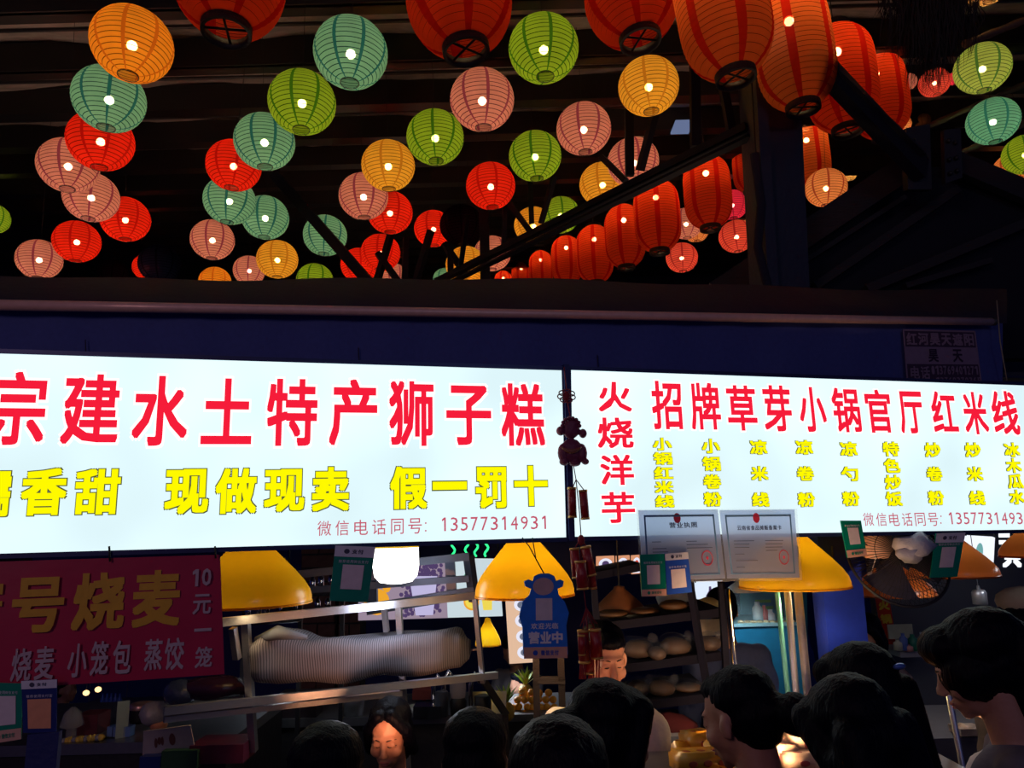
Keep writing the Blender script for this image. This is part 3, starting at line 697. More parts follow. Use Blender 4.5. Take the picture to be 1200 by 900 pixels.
dome_lamp(292, 708, 71, 72, 2.75, YEL, 'big yellow dome lamp half behind the red banner', 3, 3.)
dome_lamp(615, 698, 58, 68, 2.85, YEL, 'big yellow cone lamp behind the blue hanging placard', 6, 8.)
dome_lamp(931, 688, 62, 62, 3.0, YEL, 'yellow dome lamp behind the paper certificates', 9, 6.)
dome_lamp(1118, 675, 47, 44, 3.4, ORG, 'dark orange dome lamp beyond the green payment card', 3, 6., col=(.85, .9, 1))
dome_lamp(1222, 652, 44, 40, 3.4, ORG, 'dark orange dome lamp cut by the picture edge', 2, 6., col=(.85, .9, 1))
dome_lamp(1046, 697, 46, 34, 3.7, ORG, 'dark orange dome lamp seen through the fan cage', 2, 2.)
dome_lamp(727, 717, 29, 26, 3.4, mat('copper_shade', (.35, .13, .05), .35, .4), 'small copper coloured lamp over the bread rack', 1.5, 2.)
dome_lamp(572, 756, 15, 27, 5.2, YEL, 'small yellow cone lamp beside the striped bundle', 40, 9., col=(.8, .9, 1))
dome_lamp(337, 727, 17, 16, 3.6, BLK, 'black shaded lamp glowing above the striped bundle', 2, 14., col=(.8, .9, 1))
dome_lamp(872, 693, 20, 14, 4.4, INN, 'white shaded lamp shining inside the glass cabinet', 6, 10., col=(.75, .9, 1))
# glowing cylinder lamp
p = P(464, 684, 2.95); k = 2.95 / FPX
t = thing('cylinder_lamp', p, 'glowing white drum lamp with a yellow top below the sign', 'lamp')
mb = MB(); mb.lathe([(.3 * 27 * k, 0), (.7 * 27 * k, 2 * k), (.93 * 27 * k, 9 * k), (27 * k, 20 * k), (26.5 * k, 41 * k)], 28, None, p, cap0=True); mb.build('diffuser', glow('lamp_white', (1, .98, .9), 5.), t)
mb = MB(); mb.lathe([(26.8 * k, 41 * k), (26 * k, 52 * k), (10 * k, 56 * k)], 28, None, p, cap1=True); mb.build('cap', mat('yellow_cap', (.9, .6, .05), .4, emit=(1, .65, .05), es=.6), t)
mb = MB(); mb.tube([p + Vector((0, 0, 55 * k)), Vector((p.x, p.y, z))], .004, 5); mb.build('cord', CORD, t)
l = bpy.data.lights.new('lamp_light', 'POINT'); l.energy = 3; l.color = (.7, .8, 1); l.shadow_soft_size = .08; lo = bpy.data.objects.new('lamp_light', l); C.objects.link(lo); lo.parent = t; lo.location = (0, 0, -.1)
# cream drum
p = P(1028, 655, 3.0); k = 3.0 / FPX
t = thing('drum_lamp', p, 'unlit cream drum lamp hanging between fan and payment card', 'lamp')
mb = MB(); mb.lathe([(.01, 0), (13 * k, 1 * k), (18 * k, 6 * k), (19 * k, 14 * k), (18 * k, 36 * k), (6 * k, 40 * k)], 24, None, p); mb.build('shade', mat('cream_plastic', (.80, .48, .36), .5), t)
mb = MB(); mb.tube([p + Vector((0, 0, .13)), Vector((p.x, p.y, z))], .004, 5); mb.build('cord', CORD, t)
# small pull switch under the drum lamp
p = P(1020, 675, 2.95); t = thing('hanging_switch', p, 'small white teardrop switch hanging below the cream lamp', 'switch')
MB().ell(p, (.014, .01, .017)).build('switch_body', INN, t); MB().tube([p, P(1026, 655, 2.95), Vector((p.x, p.y + .02, z))], .002, 5).build('cord', INN, t)

# ================================================================== PAYMENT CARDS
GRN = mat('card_green', (.0, .27, .16), .35); BLU = mat('card_blue', (.02, .09, .52), .35); NVY = mat('card_navy', (.01, .025, .17), .35); WHT = mat('card_white', (.75, .75, .80), .4)
PLB = mat('card_label', (.80, .70, .70), .5); OLB = mat('card_label_orange', (.85, .36, .18), .5); INK = mat('dark_ink', (.05, .05, .10), .6); PEA = mat('card_peach', (.75, .42, .30), .5)
def card(cs, D, body, label, top=None, bottom=None, lab=PLB, words='推荐使用微信支付', hang=None, lb=(.24, .74, .24, .72), parent=None):
    pts = [P(x, y, D) if not callable(D) else D(x, y) for x, y in cs]
    q0 = bil(*pts, 0); q1 = bil(*pts, .002); q2_ = bil(*pts, .0035)
    t = thing('payment_card', (pts[2] + pts[3]) / 2, label, 'sign', 'payment cards')
    mb = MB(); mb.quad(pts[3], pts[2], pts[1], pts[0], -.004); mb.build('card', body, t)
    if top:
        mb = MB(); rect(mb, q1, 0, 1, 1 - top, 1); mb.build('header_strip', WHT, t)
        mb = MB(); disc(mb, q2_, .3, 1 - top / 2, .07, .045); text(mb, q2_, '支付', .42, .72, 1 - top * .7, 1 - top * .3); mb.build('header_lettering', INK, t)
    if bottom:
        mb = MB(); rect(mb, q1, 0, 1, 0, bottom); mb.build('footer_strip', PEA if lab is PLB else WHT, t)
        mb = MB(); disc(mb, q2_, .28, bottom / 2, .06, .04); text(mb, q2_, '微信支付', .38, .8, bottom * .3, bottom * .7); mb.build('footer_lettering', GRN, t)
    mb = MB(); rect(mb, q1, lb[0], lb[1], lb[2], lb[3]); mb.build('pale_label', lab, t)
    mb = MB(); y = lb[3] + .03; text(mb, q1, words, .12, .88, y, y + .055, 0, .01, .15); mb.build('lettering', WHT, t)
    if hang:
        a = q0(.5, 1); mb = MB(); mb.tube([a, P(*hang, D) if not callable(D) else D(*hang)], .0015, 4); mb.build('string', CORD, t)
    return t
fr = lambda off: (lambda x, y: SPt(x, y, off))
card([(393, 639), (440, 641), (431, 706), (386, 704)], fr(.02), GRN, 'green payment card tilted beside the glowing drum lamp', top=.20, lb=(.24, .78, .22, .66))
card([(985, 610), (1009, 610), (1016, 651), (993, 654)], fr(.02), GRN, 'small green payment card hanging beside the cream lamp', bottom=.2, lb=(.24, .78, .34, .80))
card([(1097, 625), (1131, 624), (1122, 676), (1090, 677)], fr(.02), GRN, 'green payment card before the dark orange lamp', top=.22, lb=(.26, .76, .22, .68))
card([(-14, 800), (26, 801), (25, 866), (-12, 872)], fr(.03), GRN, 'green payment card cut by the picture edge below the banner', bottom=.2, lb=(.2, .82, .28, .78))
pc = card([(25, 798), (67, 796), (66, 858), (27, 859)], fr(.035), NVY, 'navy payment card with an orange label on a navy post', top=.16, lab=OLB, words='推荐使用支付宝', lb=(.16, .84, .08, .64))
mb = MB(); a, b = SPt(53, 858, .03), SPt(60, 1150, .03); mb.bar(a, (a.x, a.y, .0), .075, .03, SN); mb.build('post', NAVY, pc)

# certificates in a clear sleeve
ct = thing('certificate_sleeve', SPt(845, 681, .03), 'clear hanging sleeve with two bluish paper certificates over the sign edge', 'certificate')
cq = [SPt(746, 597, .03), SPt(934, 596, .03), SPt(940, 680, .03), SPt(750, 683, .03)]
mb = MB(); mb.quad(cq[3], cq[2], cq[1], cq[0]); mb.build('clear_sleeve', film('clear_sleeve', (.8, .8, .8), .22), ct)
def page(cs, title, parent, off, txt):
    pts = [SPt(x, y, .033) for x, y in cs]; q1 = bil(*pts, 0); q2_ = bil(*pts, .002)
    mb = MB(); rect(mb, q1, 0, 1, 0, 1); pg = mb.build('certificate_page', film('thin_paper', (.46, .54, .80), .86, .6, .65), ct)
    mb = MB()
    for s0, s1, t0, t1 in ((.06, .94, .90, .93), (.06, .94, .06, .075), (.06, .08, .06, .93), (.92, .94, .06, .93)): rect(mb, q2_, s0, s1, t0, t1)
    mb.build('printed_border', mat('blue_print', (.10, .22, .40), .6), pg)
    mb = MB(); text(mb, q2_, title, *txt, 0, .02)
    for i in range(9):
        yy = .54 - i * .048
        for s0 in (.14, .56):
            if random.random() < .8 and not (yy < .36 and s0 > .4): rect(mb, q2_, s0, s0 + random.uniform(.1, .32), yy, yy + .009)
    mb.build('printed_lettering', mat('blue_ink', (.05, .06, .14), .6), pg)
    mb = MB(); disc(mb, q2_, .47, .88, .045, .075); disc(mb, q2_, .80, .30, .07, .11, hole=.86); disc(mb, q2_, .80, .30, .015, .025); mb.build('red_emblem', mat('red_ink', (.55, .03, .08), .6), pg)
page([(748, 598), (841, 597), (850, 678), (753, 681)], '营业执照', ct, 0, (.36, .72, .74, .82))
page([(843, 598), (931, 597), (937, 677), (852, 678)], '云南省食品摊贩备案卡', ct, 0, (.2, .8, .70, .77))
card([(750, 650), (779, 649), (781, 698), (752, 699)], fr(.04), GRN, 'green payment card stuck on the certificate sleeve', bottom=.16, lb=(.24, .76, .28, .74))
card([(779, 649), (806, 647), (811, 694), (782, 697)], fr(.042), BLU, 'blue payment card stuck on the certificate sleeve', top=.17, words='推荐使用支付宝', lb=(.2, .8, .14, .60))

# blue hanging placard (plain rounded outline)
pl = thing('hanging_placard', SPt(640, 772, .03), 'blue rounded placard announcing opening, hung before the yellow cone lamp', 'sign')
def ppx(pts, off): return [SPt(x, y, off) for x, y in pts]
outline = [(617, 771), (613, 766), (612, 735), (608, 722), (612, 705), (620, 697), (622, 690), (615, 687), (614, 681), (619, 679), (624, 681), (626, 675), (633, 672), (643, 672), (649, 675), (651, 681), (656, 679), (660, 681), (659, 687), (653, 690), (654, 697), (661, 705), (666, 718), (663, 733), (665, 766), (661, 770)]
mb = MB(); mb.prism(ppx(outline, .03), SN * .006); mb.build('board', mat('placard_blue', (.02, .22, .85), .4), pl)
q1 = bil(*ppx([(613, 672), (664, 671), (665, 771), (614, 772)], .0375)); 
mb = MB(); rect(mb, q1, .0, 1, 0.0, .13); mb.build('footer_strip', PEA, pl)
mb = MB(); rect(mb, q1, .28, .66, .44, .70); mb.build('pale_label', PLB, pl)
mb = MB(); disc(mb, lambda s, t: q1(s, t) + SN * -.0005, .46, .84, .24, .105, n=20); mb.build('pale_panel', mat('placard_peach', (.62, .42, .40), .5), pl)
q2_ = lambda s, t: q1(s, t) + SN * .001
mb = MB(); text(mb, q2_, '欢迎光临', .16, .80, .34, .41, 0, .02); text(mb, q2_, '营业中', .10, .90, .17, .31, 0, .045, .06); mb.build('lettering', mat('placard_white', (.85, .85, .95), .5), pl)
mb = MB(); disc(mb, q2_, .26, .065, .055, .03); text(mb, q2_, '微信支付', .38, .80, .035, .095); mb.build('footer_lettering', BLU, pl)
mb = MB(); mb.tube([SPt(x, y, .034) for x, y in ((638, 673), (620, 640), (612, 630))], .002, 5); mb.tube([SPt(x, y, .034) for x, y in ((638, 673), (628, 655), (624, 630))], .002, 5); mb.build('hanging_cord', CORD, pl)

# ================================================================== FIRECRACKER CHARM
PUR = mat('charm_purple', (.20, .03, .07), .5, bump=.4, bs=60); CRK = mat('cracker_red', (.32, .012, .015), .35, bump=.3, bs=70, var=.4); GLD = mat('cracker_gold', (.7, .40, .10), .4, .6); RC = mat('red_string', (.25, .01, .02), .8)
fc = thing('firecracker_charm', SPt(680, 800, .06), 'hanging new year charm with embossed figure and strings of red firecracker tubes', 'charm')
F_ = lambda x, y, o=.06: SPt(x, y, o)
k = 2.45 / FPX
mb = MB()
for a in range(7):
    an = a * 2 * math.pi / 7 + .3; c = F_(664 + 6 * math.cos(an), 464 + 5 * math.sin(an))
    mb.tube([c + (SD * math.cos(b) * 5 * k + Vector((0, 0, 1)) * math.sin(b) * 3.2 * k) for b in [2 * math.pi * i / 12 for i in range(12)]], .0022, 5, closed=True)
mb.ell(F_(664, 464), (4 * k, 3 * k, 6 * k)); mb.build('lucky_knot', RC, fc)
mb = MB(); 
MS = Matrix((SD, SN, Vector((0, 0, 1)))).transposed()
for x, y, rx, rz in ((669, 503, 11.5, 12), (671, 497, 10, 7), (657, 505, 5.5, 6), (683, 508, 5, 6), (670, 528, 15, 15), (660, 531, 7, 12), (682, 531, 6.5, 12), (661, 541, 6, 5), (674, 543, 7, 4), (686, 541, 4.5, 4)):
    mb.ell(F_(x, y), (rx * k, .016, rz * k), MS)
me = remesh(mb, .0022, 3); me.transform(Matrix.Translation(-fc.location)); fig = link_mesh(me, 'embossed_figure', PUR, fc)
mb = MB(); mb.tube([F_(658 + i * 2.6, 524 + 5 * math.sin(i / 9 * math.pi), .078) for i in range(10)], [.002 + .006 * math.sin(i / 9 * math.pi) for i in range(10)], 8); mb.build('gold_ingot', mat('dull_gold', (.35, .12, .07), .4, .3), fc)
mb = MB()
for i in range(8): 
    an = i / 7 * math.pi; mb.ell(F_(669 + 10 * math.cos(an), 499 - 9 * math.sin(an), .072), 2.6 * k)
mb.build('cap_beads', PUR, fc)
def cracker(x0, y0, x1, y1, w_, off=.06):
    a, b = F_(x0, y0, off), F_(x1, y1, off); r = w_ / 2 * k
    mb = MB(); mb.tube([a, b], r, 14); o = mb.build('cracker_tube', CRK, fc)
    mb = MB()
    for p0, p1 in ((a, a.lerp(b, .07)), (b.lerp(a, .07), b)): mb.tube([p0, p1], r * 1.06, 14)
    mb.build('gold_band', GLD, o)
cracker(670, 571, 671, 607, 10); cracker(683, 574, 686, 609, 10, .075)
cracker(673, 642, 676, 678, 11, .05); cracker(686, 640, 693, 675, 12, .07); cracker(680, 657, 683, 691, 13, .085); cracker(691, 662, 694, 690, 11, .05)
cracker(683, 738, 685, 777, 13, .06); cracker(697, 737, 700, 772, 13, .075); cracker(690, 752, 690, 790, 12, .05); cracker(681, 744, 682, 768, 8, .09)
mb = MB()
for path in (((664, 456), (662, 440), (661, 430)), ((665, 470), (668, 488)), ((672, 545), (675, 562), (671, 572)), ((675, 562), (684, 574)), ((675, 562), (679, 600), (681, 630)),
             ((681, 630), (674, 642)), ((681, 630), (687, 641)), ((681, 630), (681, 657)), ((684, 690), (687, 715)), ((687, 712), (683, 738)), ((687, 712), (697, 738)), ((687, 712), (689, 752))):
    mb.tube([F_(x, y) for x, y in path], .0018, 5)
for i in range(10): mb.tube([F_(687, 712), F_(680 + i * 2.2, 734 + random.uniform(-4, 4), .06)], .0012, 4)
mb.ell(F_(681, 633), (.012, .01, .018)); mb.build('red_string', RC, fc)
mb = MB()
for i in range(26): x = random.uniform(680, 703); mb.tube([F_(x, 768), F_(x + random.gauss(0, 1), 796, .06)], .002, 4)
o = mb.build('tassel', mat('tassel_red', (.3, .008, .015), .8), fc); o['kind'] = 'stuff'

# ================================================================== STALL STRUCTURE AND CONTENTS
BW = mat('stall_blue_wall', (.012, .03, .20), .5, bump=.15, bs=6)
mb = MB(); mb.box((-.2, 9.0, 1.35), 11, .06, 2.7); props(mb.build('partition_panel', BW), 'far dark blue partition behind the whole stall', 'partition')
# blue panel by the certificates
bp = thing('steel_hoarding', P(995, 900, 3.15), 'bright navy blue steel panel standing behind the yellow lamp and certificates', 'panel')
a, b, c, d = P(955, 600, 3.15), P(1003, 600, 3.15), P(1026, 900, 3.15), P(985, 900, 3.15)
b.z = a.z; c = Vector((c.x, c.y, 0)); d = Vector((d.x, d.y, 0))
PB = mat('panel_blue', (.012, .035, .42), .4, bump=.1)
MB().quad(d, c, b, a, -.12).build('sheet', PB, bp)
MB().bar(P(975, 640, 3.13), P(991, 800, 3.13), .006, .004).build('fold_line', NAVY, bp)
# counters
CT = mat('counter_dark', (.02, .018, .022), .5, bump=.2); CTM = mat('counter_top_steel', (.25, .25, .27), .35, .8)
def counter(x0, x1, D, py, dep, label, m=CT):
    a, b = P(x0, py, D), P(x1, py, D); zt = (a.z + b.z) / 2
    t = thing('stall_counter', ((a.x + b.x) / 2, a.y, 0), label, 'counter', 'stall counters')
    mb = MB(); mb.box(((a.x + b.x) / 2, a.y + dep / 2, zt - .02), b.x - a.x, dep, .04); mb.build('worktop', CTM, t)
    mb = MB(); mb.box(((a.x + b.x) / 2, a.y + dep / 2, (zt - .04) / 2), b.x - a.x - .04, dep - .04, zt - .04); mb.build('cabinet_body', m, t)
    return t, zt
ctr_l, zl = counter(-120, 270, 2.9, 872, .75, 'dark counter with food trays below the red banner')
ctr_m, zm = counter(275, 760, 2.28, 925, .20, 'long dark serving counter before the two vendors')
ctr_r, zr = counter(762, 1150, 2.28, 915, .35, 'serving counter with the wrapped packages under warm light')
ctr_b, zb_ = counter(480, 690, 4.6, 838, .6, 'back counter with the pile of oranges')
ctr_g, zg = counter(300, 592, 3.85, 840, .55, 'middle counter with the coffee taps under the rack rail')
ctr_k, zk = counter(60, 250, 5.2, 838, .6, 'back counter with the blue bottles behind the banner')

# steel rack in front of the striped bundle
rk = thing('steel_rack', Vector((P(290, 900, 2.8).x, P(290, 900, 2.8).y, 0)), 'grey square tube steel rack carrying the striped bundle', 'rack')
rk.location.z = zm
def rp(px, py):
    kx = (px - 262) / 310; return P(px, py, 2.75 + .55 * kx)
for a, b, wd in (((205, 735), (556, 698), .030), ((192, 833), (582, 791), .028), ((192, 843), (470, 812), .020)):
    MB().bar(rp(*a), rp(*b), .028, wd).build('rail', STEEL, rk)
for a, b, wd in (((288, 730), (297, 880), .027), ((467, 709), (478, 905), .024), ((273, 736), (278, 772), .024), ((450, 711), (453, 740), .02), ((556, 697), (566, 800), .02)):
    MB().bar(rp(*a), rp(*b), wd, wd).build('upright', STEEL, rk)
# striped bundle
def stripes(name):
    m = bpy.data.materials.new(name); m.use_nodes = True; nt = m.node_tree; N = nt.nodes; L = nt.links; b = N['Principled BSDF']
    tc = N.new('ShaderNodeTexCoord'); wv = N.new('ShaderNodeTexWave'); wv.wave_type = 'BANDS'; wv.bands_direction = 'X'; wv.inputs['Scale'].default_value = 38; wv.inputs['Distortion'].default_value = .6
    L.new(tc.outputs['Object'], wv.inputs[0]); r = N.new('ShaderNodeValToRGB'); r.color_ramp.elements[0].position = .25; r.color_ramp.elements[1].position = .5
    r.color_ramp.elements[0].color = (.07, .065, .08, 1); r.color_ramp.elements[1].color = (.19, .18, .21, 1)
    L.new(wv.outputs[0], r.inputs[0]); L.new(r.outputs[0], b.inputs['Base Color']); b.inputs['Roughness'].default_value = .85; return m
def bundle():
    top = [(298, 752), (330, 738), (370, 748), (420, 746), (470, 742), (520, 738), (540, 740), (551, 752)]
    bot = [(300, 794), (330, 797), (370, 797), (420, 794), (470, 789), (520, 784), (541, 779), (551, 768)]
    mb = MB(); n = 48; vs = []; m_ = 20
    def interp(ar, t):
        t *= len(ar) - 1; i = min(int(t), len(ar) - 2); f = t - i; return ar[i][0] * (1 - f) + ar[i + 1][0] * f, ar[i][1] * (1 - f) + ar[i + 1][1] * f
    for i in range(n + 1):
        t = i / n; x, yt = interp(top, t); x2, yb = interp(bot, t); D = 2.86 + .5 * t
        a, b = P(x, yt, D), P(x2, yb, D); c = (a + b) / 2; h = (a - b).length / 2
        for j in range(m_):
            an = 2 * math.pi * j / m_; cs, sn = math.cos(an), math.sin(an)
            sq = (abs(cs) ** 7 + abs(sn) ** 7) ** (-1 / 7)
            fold = .006 * math.sin(7 * t * 3.1 + an * 3) + .004 * math.sin(t * 30 + an * 2)
            e = min(1, .75 + 4 * min(t, 1 - t))
            vs.append(c + Vector((0, (.10 + fold) * cs * sq * e, 0)) + (a - b).normalized() * (h + fold) * sn * sq)
    fs = [(i * m_ + j, i * m_ + (j + 1) % m_, (i + 1) * m_ + (j + 1) % m_, (i + 1) * m_ + j) for i in range(n) for j in range(m_)] + [tuple(range(m_))[::-1], tuple(range(n * m_, (n + 1) * m_))]
    mb.add(vs, fs, 0, True); return mb
bd = thing('striped_bundle', P(420, 797, 3.0), 'long grey pinstriped cloth bundle lying on the steel rack', 'bundle')
bundle().build('cloth_wrap', stripes('pinstripe_cloth'), bd)
mb = MB(); mb.tube([P(300, 750, 2.84), P(325, 741, 2.83), P(360, 747, 2.85)], [.012, .028, .008], 10); mb.build('cloth_fold', mat('pale_fold', (.13, .15, .20), .8), bd)
MB().tube([P(549, 762, 3.35), P(566, 760, 3.36)], .006, 6).build('drawstring', mat('pale_cord2', (.5, .45, .45), .7), bd)
# dark frame rack with basket bars above
sf = thing('slatted_frame', P(500, 712, 3.5), 'dark blue grey slatted metal frame before the lit drinks board', 'frame')
SB = mat('slate_metal', (.07, .08, .12), .4, .5)
for a, b, wd in (((350, 673), (550, 652), .035), ((350, 692), (550, 678), .030), ((430, 714), (556, 694), .05)): MB().bar(P(*a, 3.45), P(*b, 3.45), .03, wd).build('slat', SB, sf)
for a, b in (((549, 651), (556, 704)), ((527, 655), (530, 702)), ((436, 668), (437, 716))): MB().bar(P(*a, 3.47), P(*b, 3.47), .035, .045).build('upright', SB, sf)
# row of steel thermos flasks
for i, (x, y, h) in enumerate(((303, 727, 24), (312, 727, 26), (345, 722, 22), (366, 692, 16), (376, 691, 18), (388, 690, 18), (330, 724, 18), (372, 714, 12), (384, 713, 12), (290, 728, 22))):
    k = 3.7 / FPX; p = P(x, y, 3.7); mb = MB(); mb.lathe([(3.4 * k, 0), (3.4 * k, h * .75 * k), (2 * k, h * .85 * k), (2 * k, h * k)], 12, None, p, cap0=True, cap1=True)
    props(mb.build('steel_flask', CHROME), ('second flask from the banner, in the row under the big yellow lamp', 'third flask from the banner, in the row under the big yellow lamp', 'last flask of the row under the big yellow lamp', 'first flask on the upper rail beside the lamp rim', 'middle flask on the upper rail beside the lamp rim', 'last flask on the upper rail before the green card',
        'fourth flask from the banner, in the row under the big yellow lamp', 'first flask on the lower rail beside the lamp rim', 'second flask on the lower rail near the green card', 'flask nearest the banner under the big yellow lamp')[i], 'flask', 'steel flasks behind the yellow lamp')

mb = MB()
for (x0, y0), (x1, y1) in (((280, 728), (352, 723)), ((360, 693), (400, 690)), ((366, 715), (400, 713))): a, b = P(x0, y0, 3.7), P(x1, y1, 3.7); mb.bar(a - Vector((0, 0, .012)), b - Vector((0, 0, .012)), .10, .016)
fs_ = thing('flask_shelf', P(340, 740, 3.75), 'three short dark shelf boards holding the steel flasks', 'shelf')
mb.build('shelf_board', BLK, fs_)
for x, y in ((284, 728), (350, 723), (400, 691)): p = P(x, y, 3.74); MB().bar((p.x, p.y + .03, 0), (p.x, p.y + .03, p.z + .1), .02, .02).build('upright', BLK, fs_)
# lit drinks board
def board(cs, D, label, name='menu_board', em=(.72, .86, .92), s=.8):
    pts = [P(x, y, D) for x, y in cs]; t = thing(name, (pts[2] + pts[3]) / 2, label, 'sign', 'lit menu boards')
    MB().quad(pts[3], pts[2], pts[1], pts[0], -.03).build('lit_panel', glow('board_%g_%g' % (em[0], s), em, s), t)
    for p in pts[:2]: MB().tube([p, Vector((p.x, p.y, max(z - .05, p.z + .05)))], .004, 5).build('hanging_rod', CORD, t)
    return t, bil(*pts, .003), bil(*pts, .006)
t, q1, q2_ = board([(420, 655), (584, 656), (589, 722), (420, 727)], 4.3, 'lit drinks board with berries and oranges behind the slatted frame')
PV = glow('print_violet', (.10, .06, .17), .8); PW = glow('print_white', (.85, .85, 1), .95); PO = glow('print_orange', (.95, .42, .03), .9); PYL = glow('print_yellow', (.95, .75, .10), .9); PG = glow('print_green', (.05, .5, .2), .8); PR = glow('print_red', (.8, .1, .06), .8)
mb = MB(); rect(mb, q1, 0, .62, 0, 1); mb.build('picture_ground', glow('print_lilac', (.42, .32, .42), .75), t)
mb = MB()
for k in range(260):
    s = random.choice((random.uniform(.30, .40), random.uniform(.43, .56), random.uniform(.38, .60))); tt_ = random.uniform(.06, .94); disc(mb, q2_, s, tt_, .014, .036, n=7)
o = mb.build('berry_print', PV, t); o['kind'] = 'stuff'
mb = MB(); q3_ = lambda s, t_: q2_(s, t_) + Vector((0, -.003, 0))
mb.add([q3_(.40, .06), q3_(.52, .06), q3_(.56, .72), q3_(.36, .72)], [(0, 1, 2, 3)]); mb.build('cup_print', glow('print_cup', (.6, .55, .85), .85), t)
mb = MB(); disc(mb, q2_, .79, .27, .055, .15, n=24); mb.build('orange_print', PO, t)
mb = MB(); disc(mb, q3_, .79, .27, .042, .115, n=24, hole=.2); mb.add([q3_(.87, .12), q3_(.93, .12), q3_(.94, .42), q3_(.86, .42)], [(0, 1, 2, 3)]); mb.build('juice_print', PYL, t)
mb = MB(); disc(mb, q2_, .78, .72, .03, .06); mb.build('leaf_print', PG, t)
mb = MB(); disc(mb, q2_, .13, .3, .09, .22, n=16); disc(mb, q2_, .2, .55, .03, .1); mb.build('fruit_print', PO, t)
# peach menu column with dish photos
t, q1, q2_ = board([(592, 700), (622, 699), (628, 776), (597, 778)], 5.6, 'tall peach menu board with round dish pictures behind the placard', em=(.95, .62, .42), s=.8)
mb = MB()
for k in range(4): disc(mb, q1, .62, .88 - k * .24, .3, .1)
mb.build('plate_print', PW, t)
mb = MB()
for k in range(4): disc(mb, q2_, .62, .88 - k * .24, .17, .055)
mb.build('dish_print', glow('print_slate', (.18, .2, .28), .8), t)
# food picture strip
FPm = glow('print_tile', (.90, .40, .22), .75)
for i, (x0, x1) in enumerate(((699, 720), (722, 738), (740, 752))):
    pts = [P(x0, 653 - i * .6, 3.9), P(x1, 652 - i * .6, 3.9), P(x1, 672, 3.9), P(x0, 673, 3.9)]; q1 = bil(*pts, .003); q2_ = bil(*pts, .006)
    t = thing('dish_picture', pts[3], ('lit dish picture of a long roll beside the red crackers', 'lit dish picture of dark dumplings, middle of the strip', 'lit dish picture half behind the certificate sleeve')[i], 'picture', 'lit dish pictures')
    MB().quad(pts[3], pts[2], pts[1], pts[0], -.02).build('lit_tile', FPm, t)
    mb = MB(); disc(mb, q1, .5, .60, .38, .32); rect(mb, q1, .1, .9, .06, .18); mb.build('plate_print', PW, t)
    mb = MB(); disc(mb, q2_, .5, .60, .2, .18); mb.build('dish_print', (PV, PV, PR)[i], t)
# green neon squiggles
ng = glow('neon_green', (.03, .95, .25), 1.6)
t = thing('neon_sign', P(552, 655, 4.0), 'green neon squiggle tubes glowing under the sign edge', 'neon')
for x in (531, 547, 558, 570):
    mb = MB(); mb.tube([P(x + 2.2 * math.sin(i * 1.1 + x), 634 + i * 2.6, 4.0) for i in range(8)], .006, 6); mb.build('neon_tube', ng, t); p = P(x, 634, 4.0); MB().tube([p, Vector((p.x, p.y, z - .03))], .002, 4).build('hanging_wire', CORD, t)

# kitchen things behind the rack (small)
def onthing(mb, name, m, label, cat, group=None): return props(mb.build(name, m), label, cat, group)
k = 4.2 / FPX
for i, (x, y, w_, h, m, lb, nm) in enumerate(((508, 838, 5, 42, CHROME, 'tall chrome coffee tap beside the dark pitcher', 'coffee_tap'), (520, 838, 6, 46, CHROME, 'curved chrome coffee tap under the rack rail', 'coffee_tap'),
        (552, 838, 5, 44, CHROME, 'chrome tap right of the clear grinder jar', 'coffee_tap'))):
    p = PZ(x, y, zg); mb = MB(); mb.tube([p, p + Vector((0, 0, h * .7 * k)), p + Vector((w_ * k, 0, h * .95 * k)), p + Vector((w_ * 2 * k, 0, h * .75 * k))], w_ * .5 * k, 8); onthing(mb, nm, m, lb, 'tap', 'coffee taps')
p = PZ(537, 838, zg); t = thing('coffee_grinder', p, 'clear grinder hopper on a dark base under the rack', 'grinder')
mb = MB(); mb.lathe([(8 * k, 0), (9 * k, 14 * k), (7 * k, 18 * k)], 16, None, p, cap0=True); mb.build('base', BLK, t)
mb = MB(); mb.lathe([(8 * k, 18 * k), (9 * k, 26 * k), (8.5 * k, 40 * k)], 16, None, p); mb.build('hopper', film('hopper', (.7, .6, .62), .5), t)
p = PZ(518, 839, zg); mb = MB(); mb.lathe([(6.5 * k, 0), (7 * k, 24 * k), (6 * k, 25 * k)], 16, None, p, cap0=True, cap1=True); onthing(mb, 'dark_pitcher', mat('slate_pitcher', (.05, .06, .09), .4), 'slate grey pitcher among the chrome taps', 'pitcher')
p = PZ(566, 839, zg); mb = MB(); mb.lathe([(9 * k, 0), (9 * k, 20 * k), (7 * k, 21 * k)], 16, None, p, cap0=True, cap1=True); onthing(mb, 'dark_canister', BLK, 'black canister beside the grinder', 'canister')
p = PZ(502, 839.5, zg); mb = MB(); mb.box(p + Vector((0, 0, .03)), .14, .12, .06); onthing(mb, 'foil_tray', CHROME, 'crumpled foil tray beside the vendor with parted hair', 'tray')
p = P(497, 812, 4.2); mb = MB(); mb.box(p, .12, .1, .05); mb.box(p - Vector((0, 0, .08)), .02, .02, .12); onthing(mb, 'red_packet', mat('brick_packet', (.30, .05, .04), .5), 'brick red packet above the foil tray', 'packet')
p = PZ(325, 839, zg); mb = MB(); mb.box(p + Vector((0, 0, .05)), .13, .09, .10, taper=.8); onthing(mb, 'paper_bag', mat('cream_paper_bag', (.55, .45, .38), .7, bump=.5), 'folded cream paper bag on the middle counter behind the rack', 'bag')
p = PZ(312, 838, zg); mb = MB(); mb.lathe([(.03, 0), (.032, .06), (.022, .07), (.022, .085)], 14, None, p, cap0=True, cap1=True); onthing(mb, 'spice_jar', mat('amber_jar', (.55, .28, .03), .25), 'small amber jar beside the folded paper bag', 'jar')
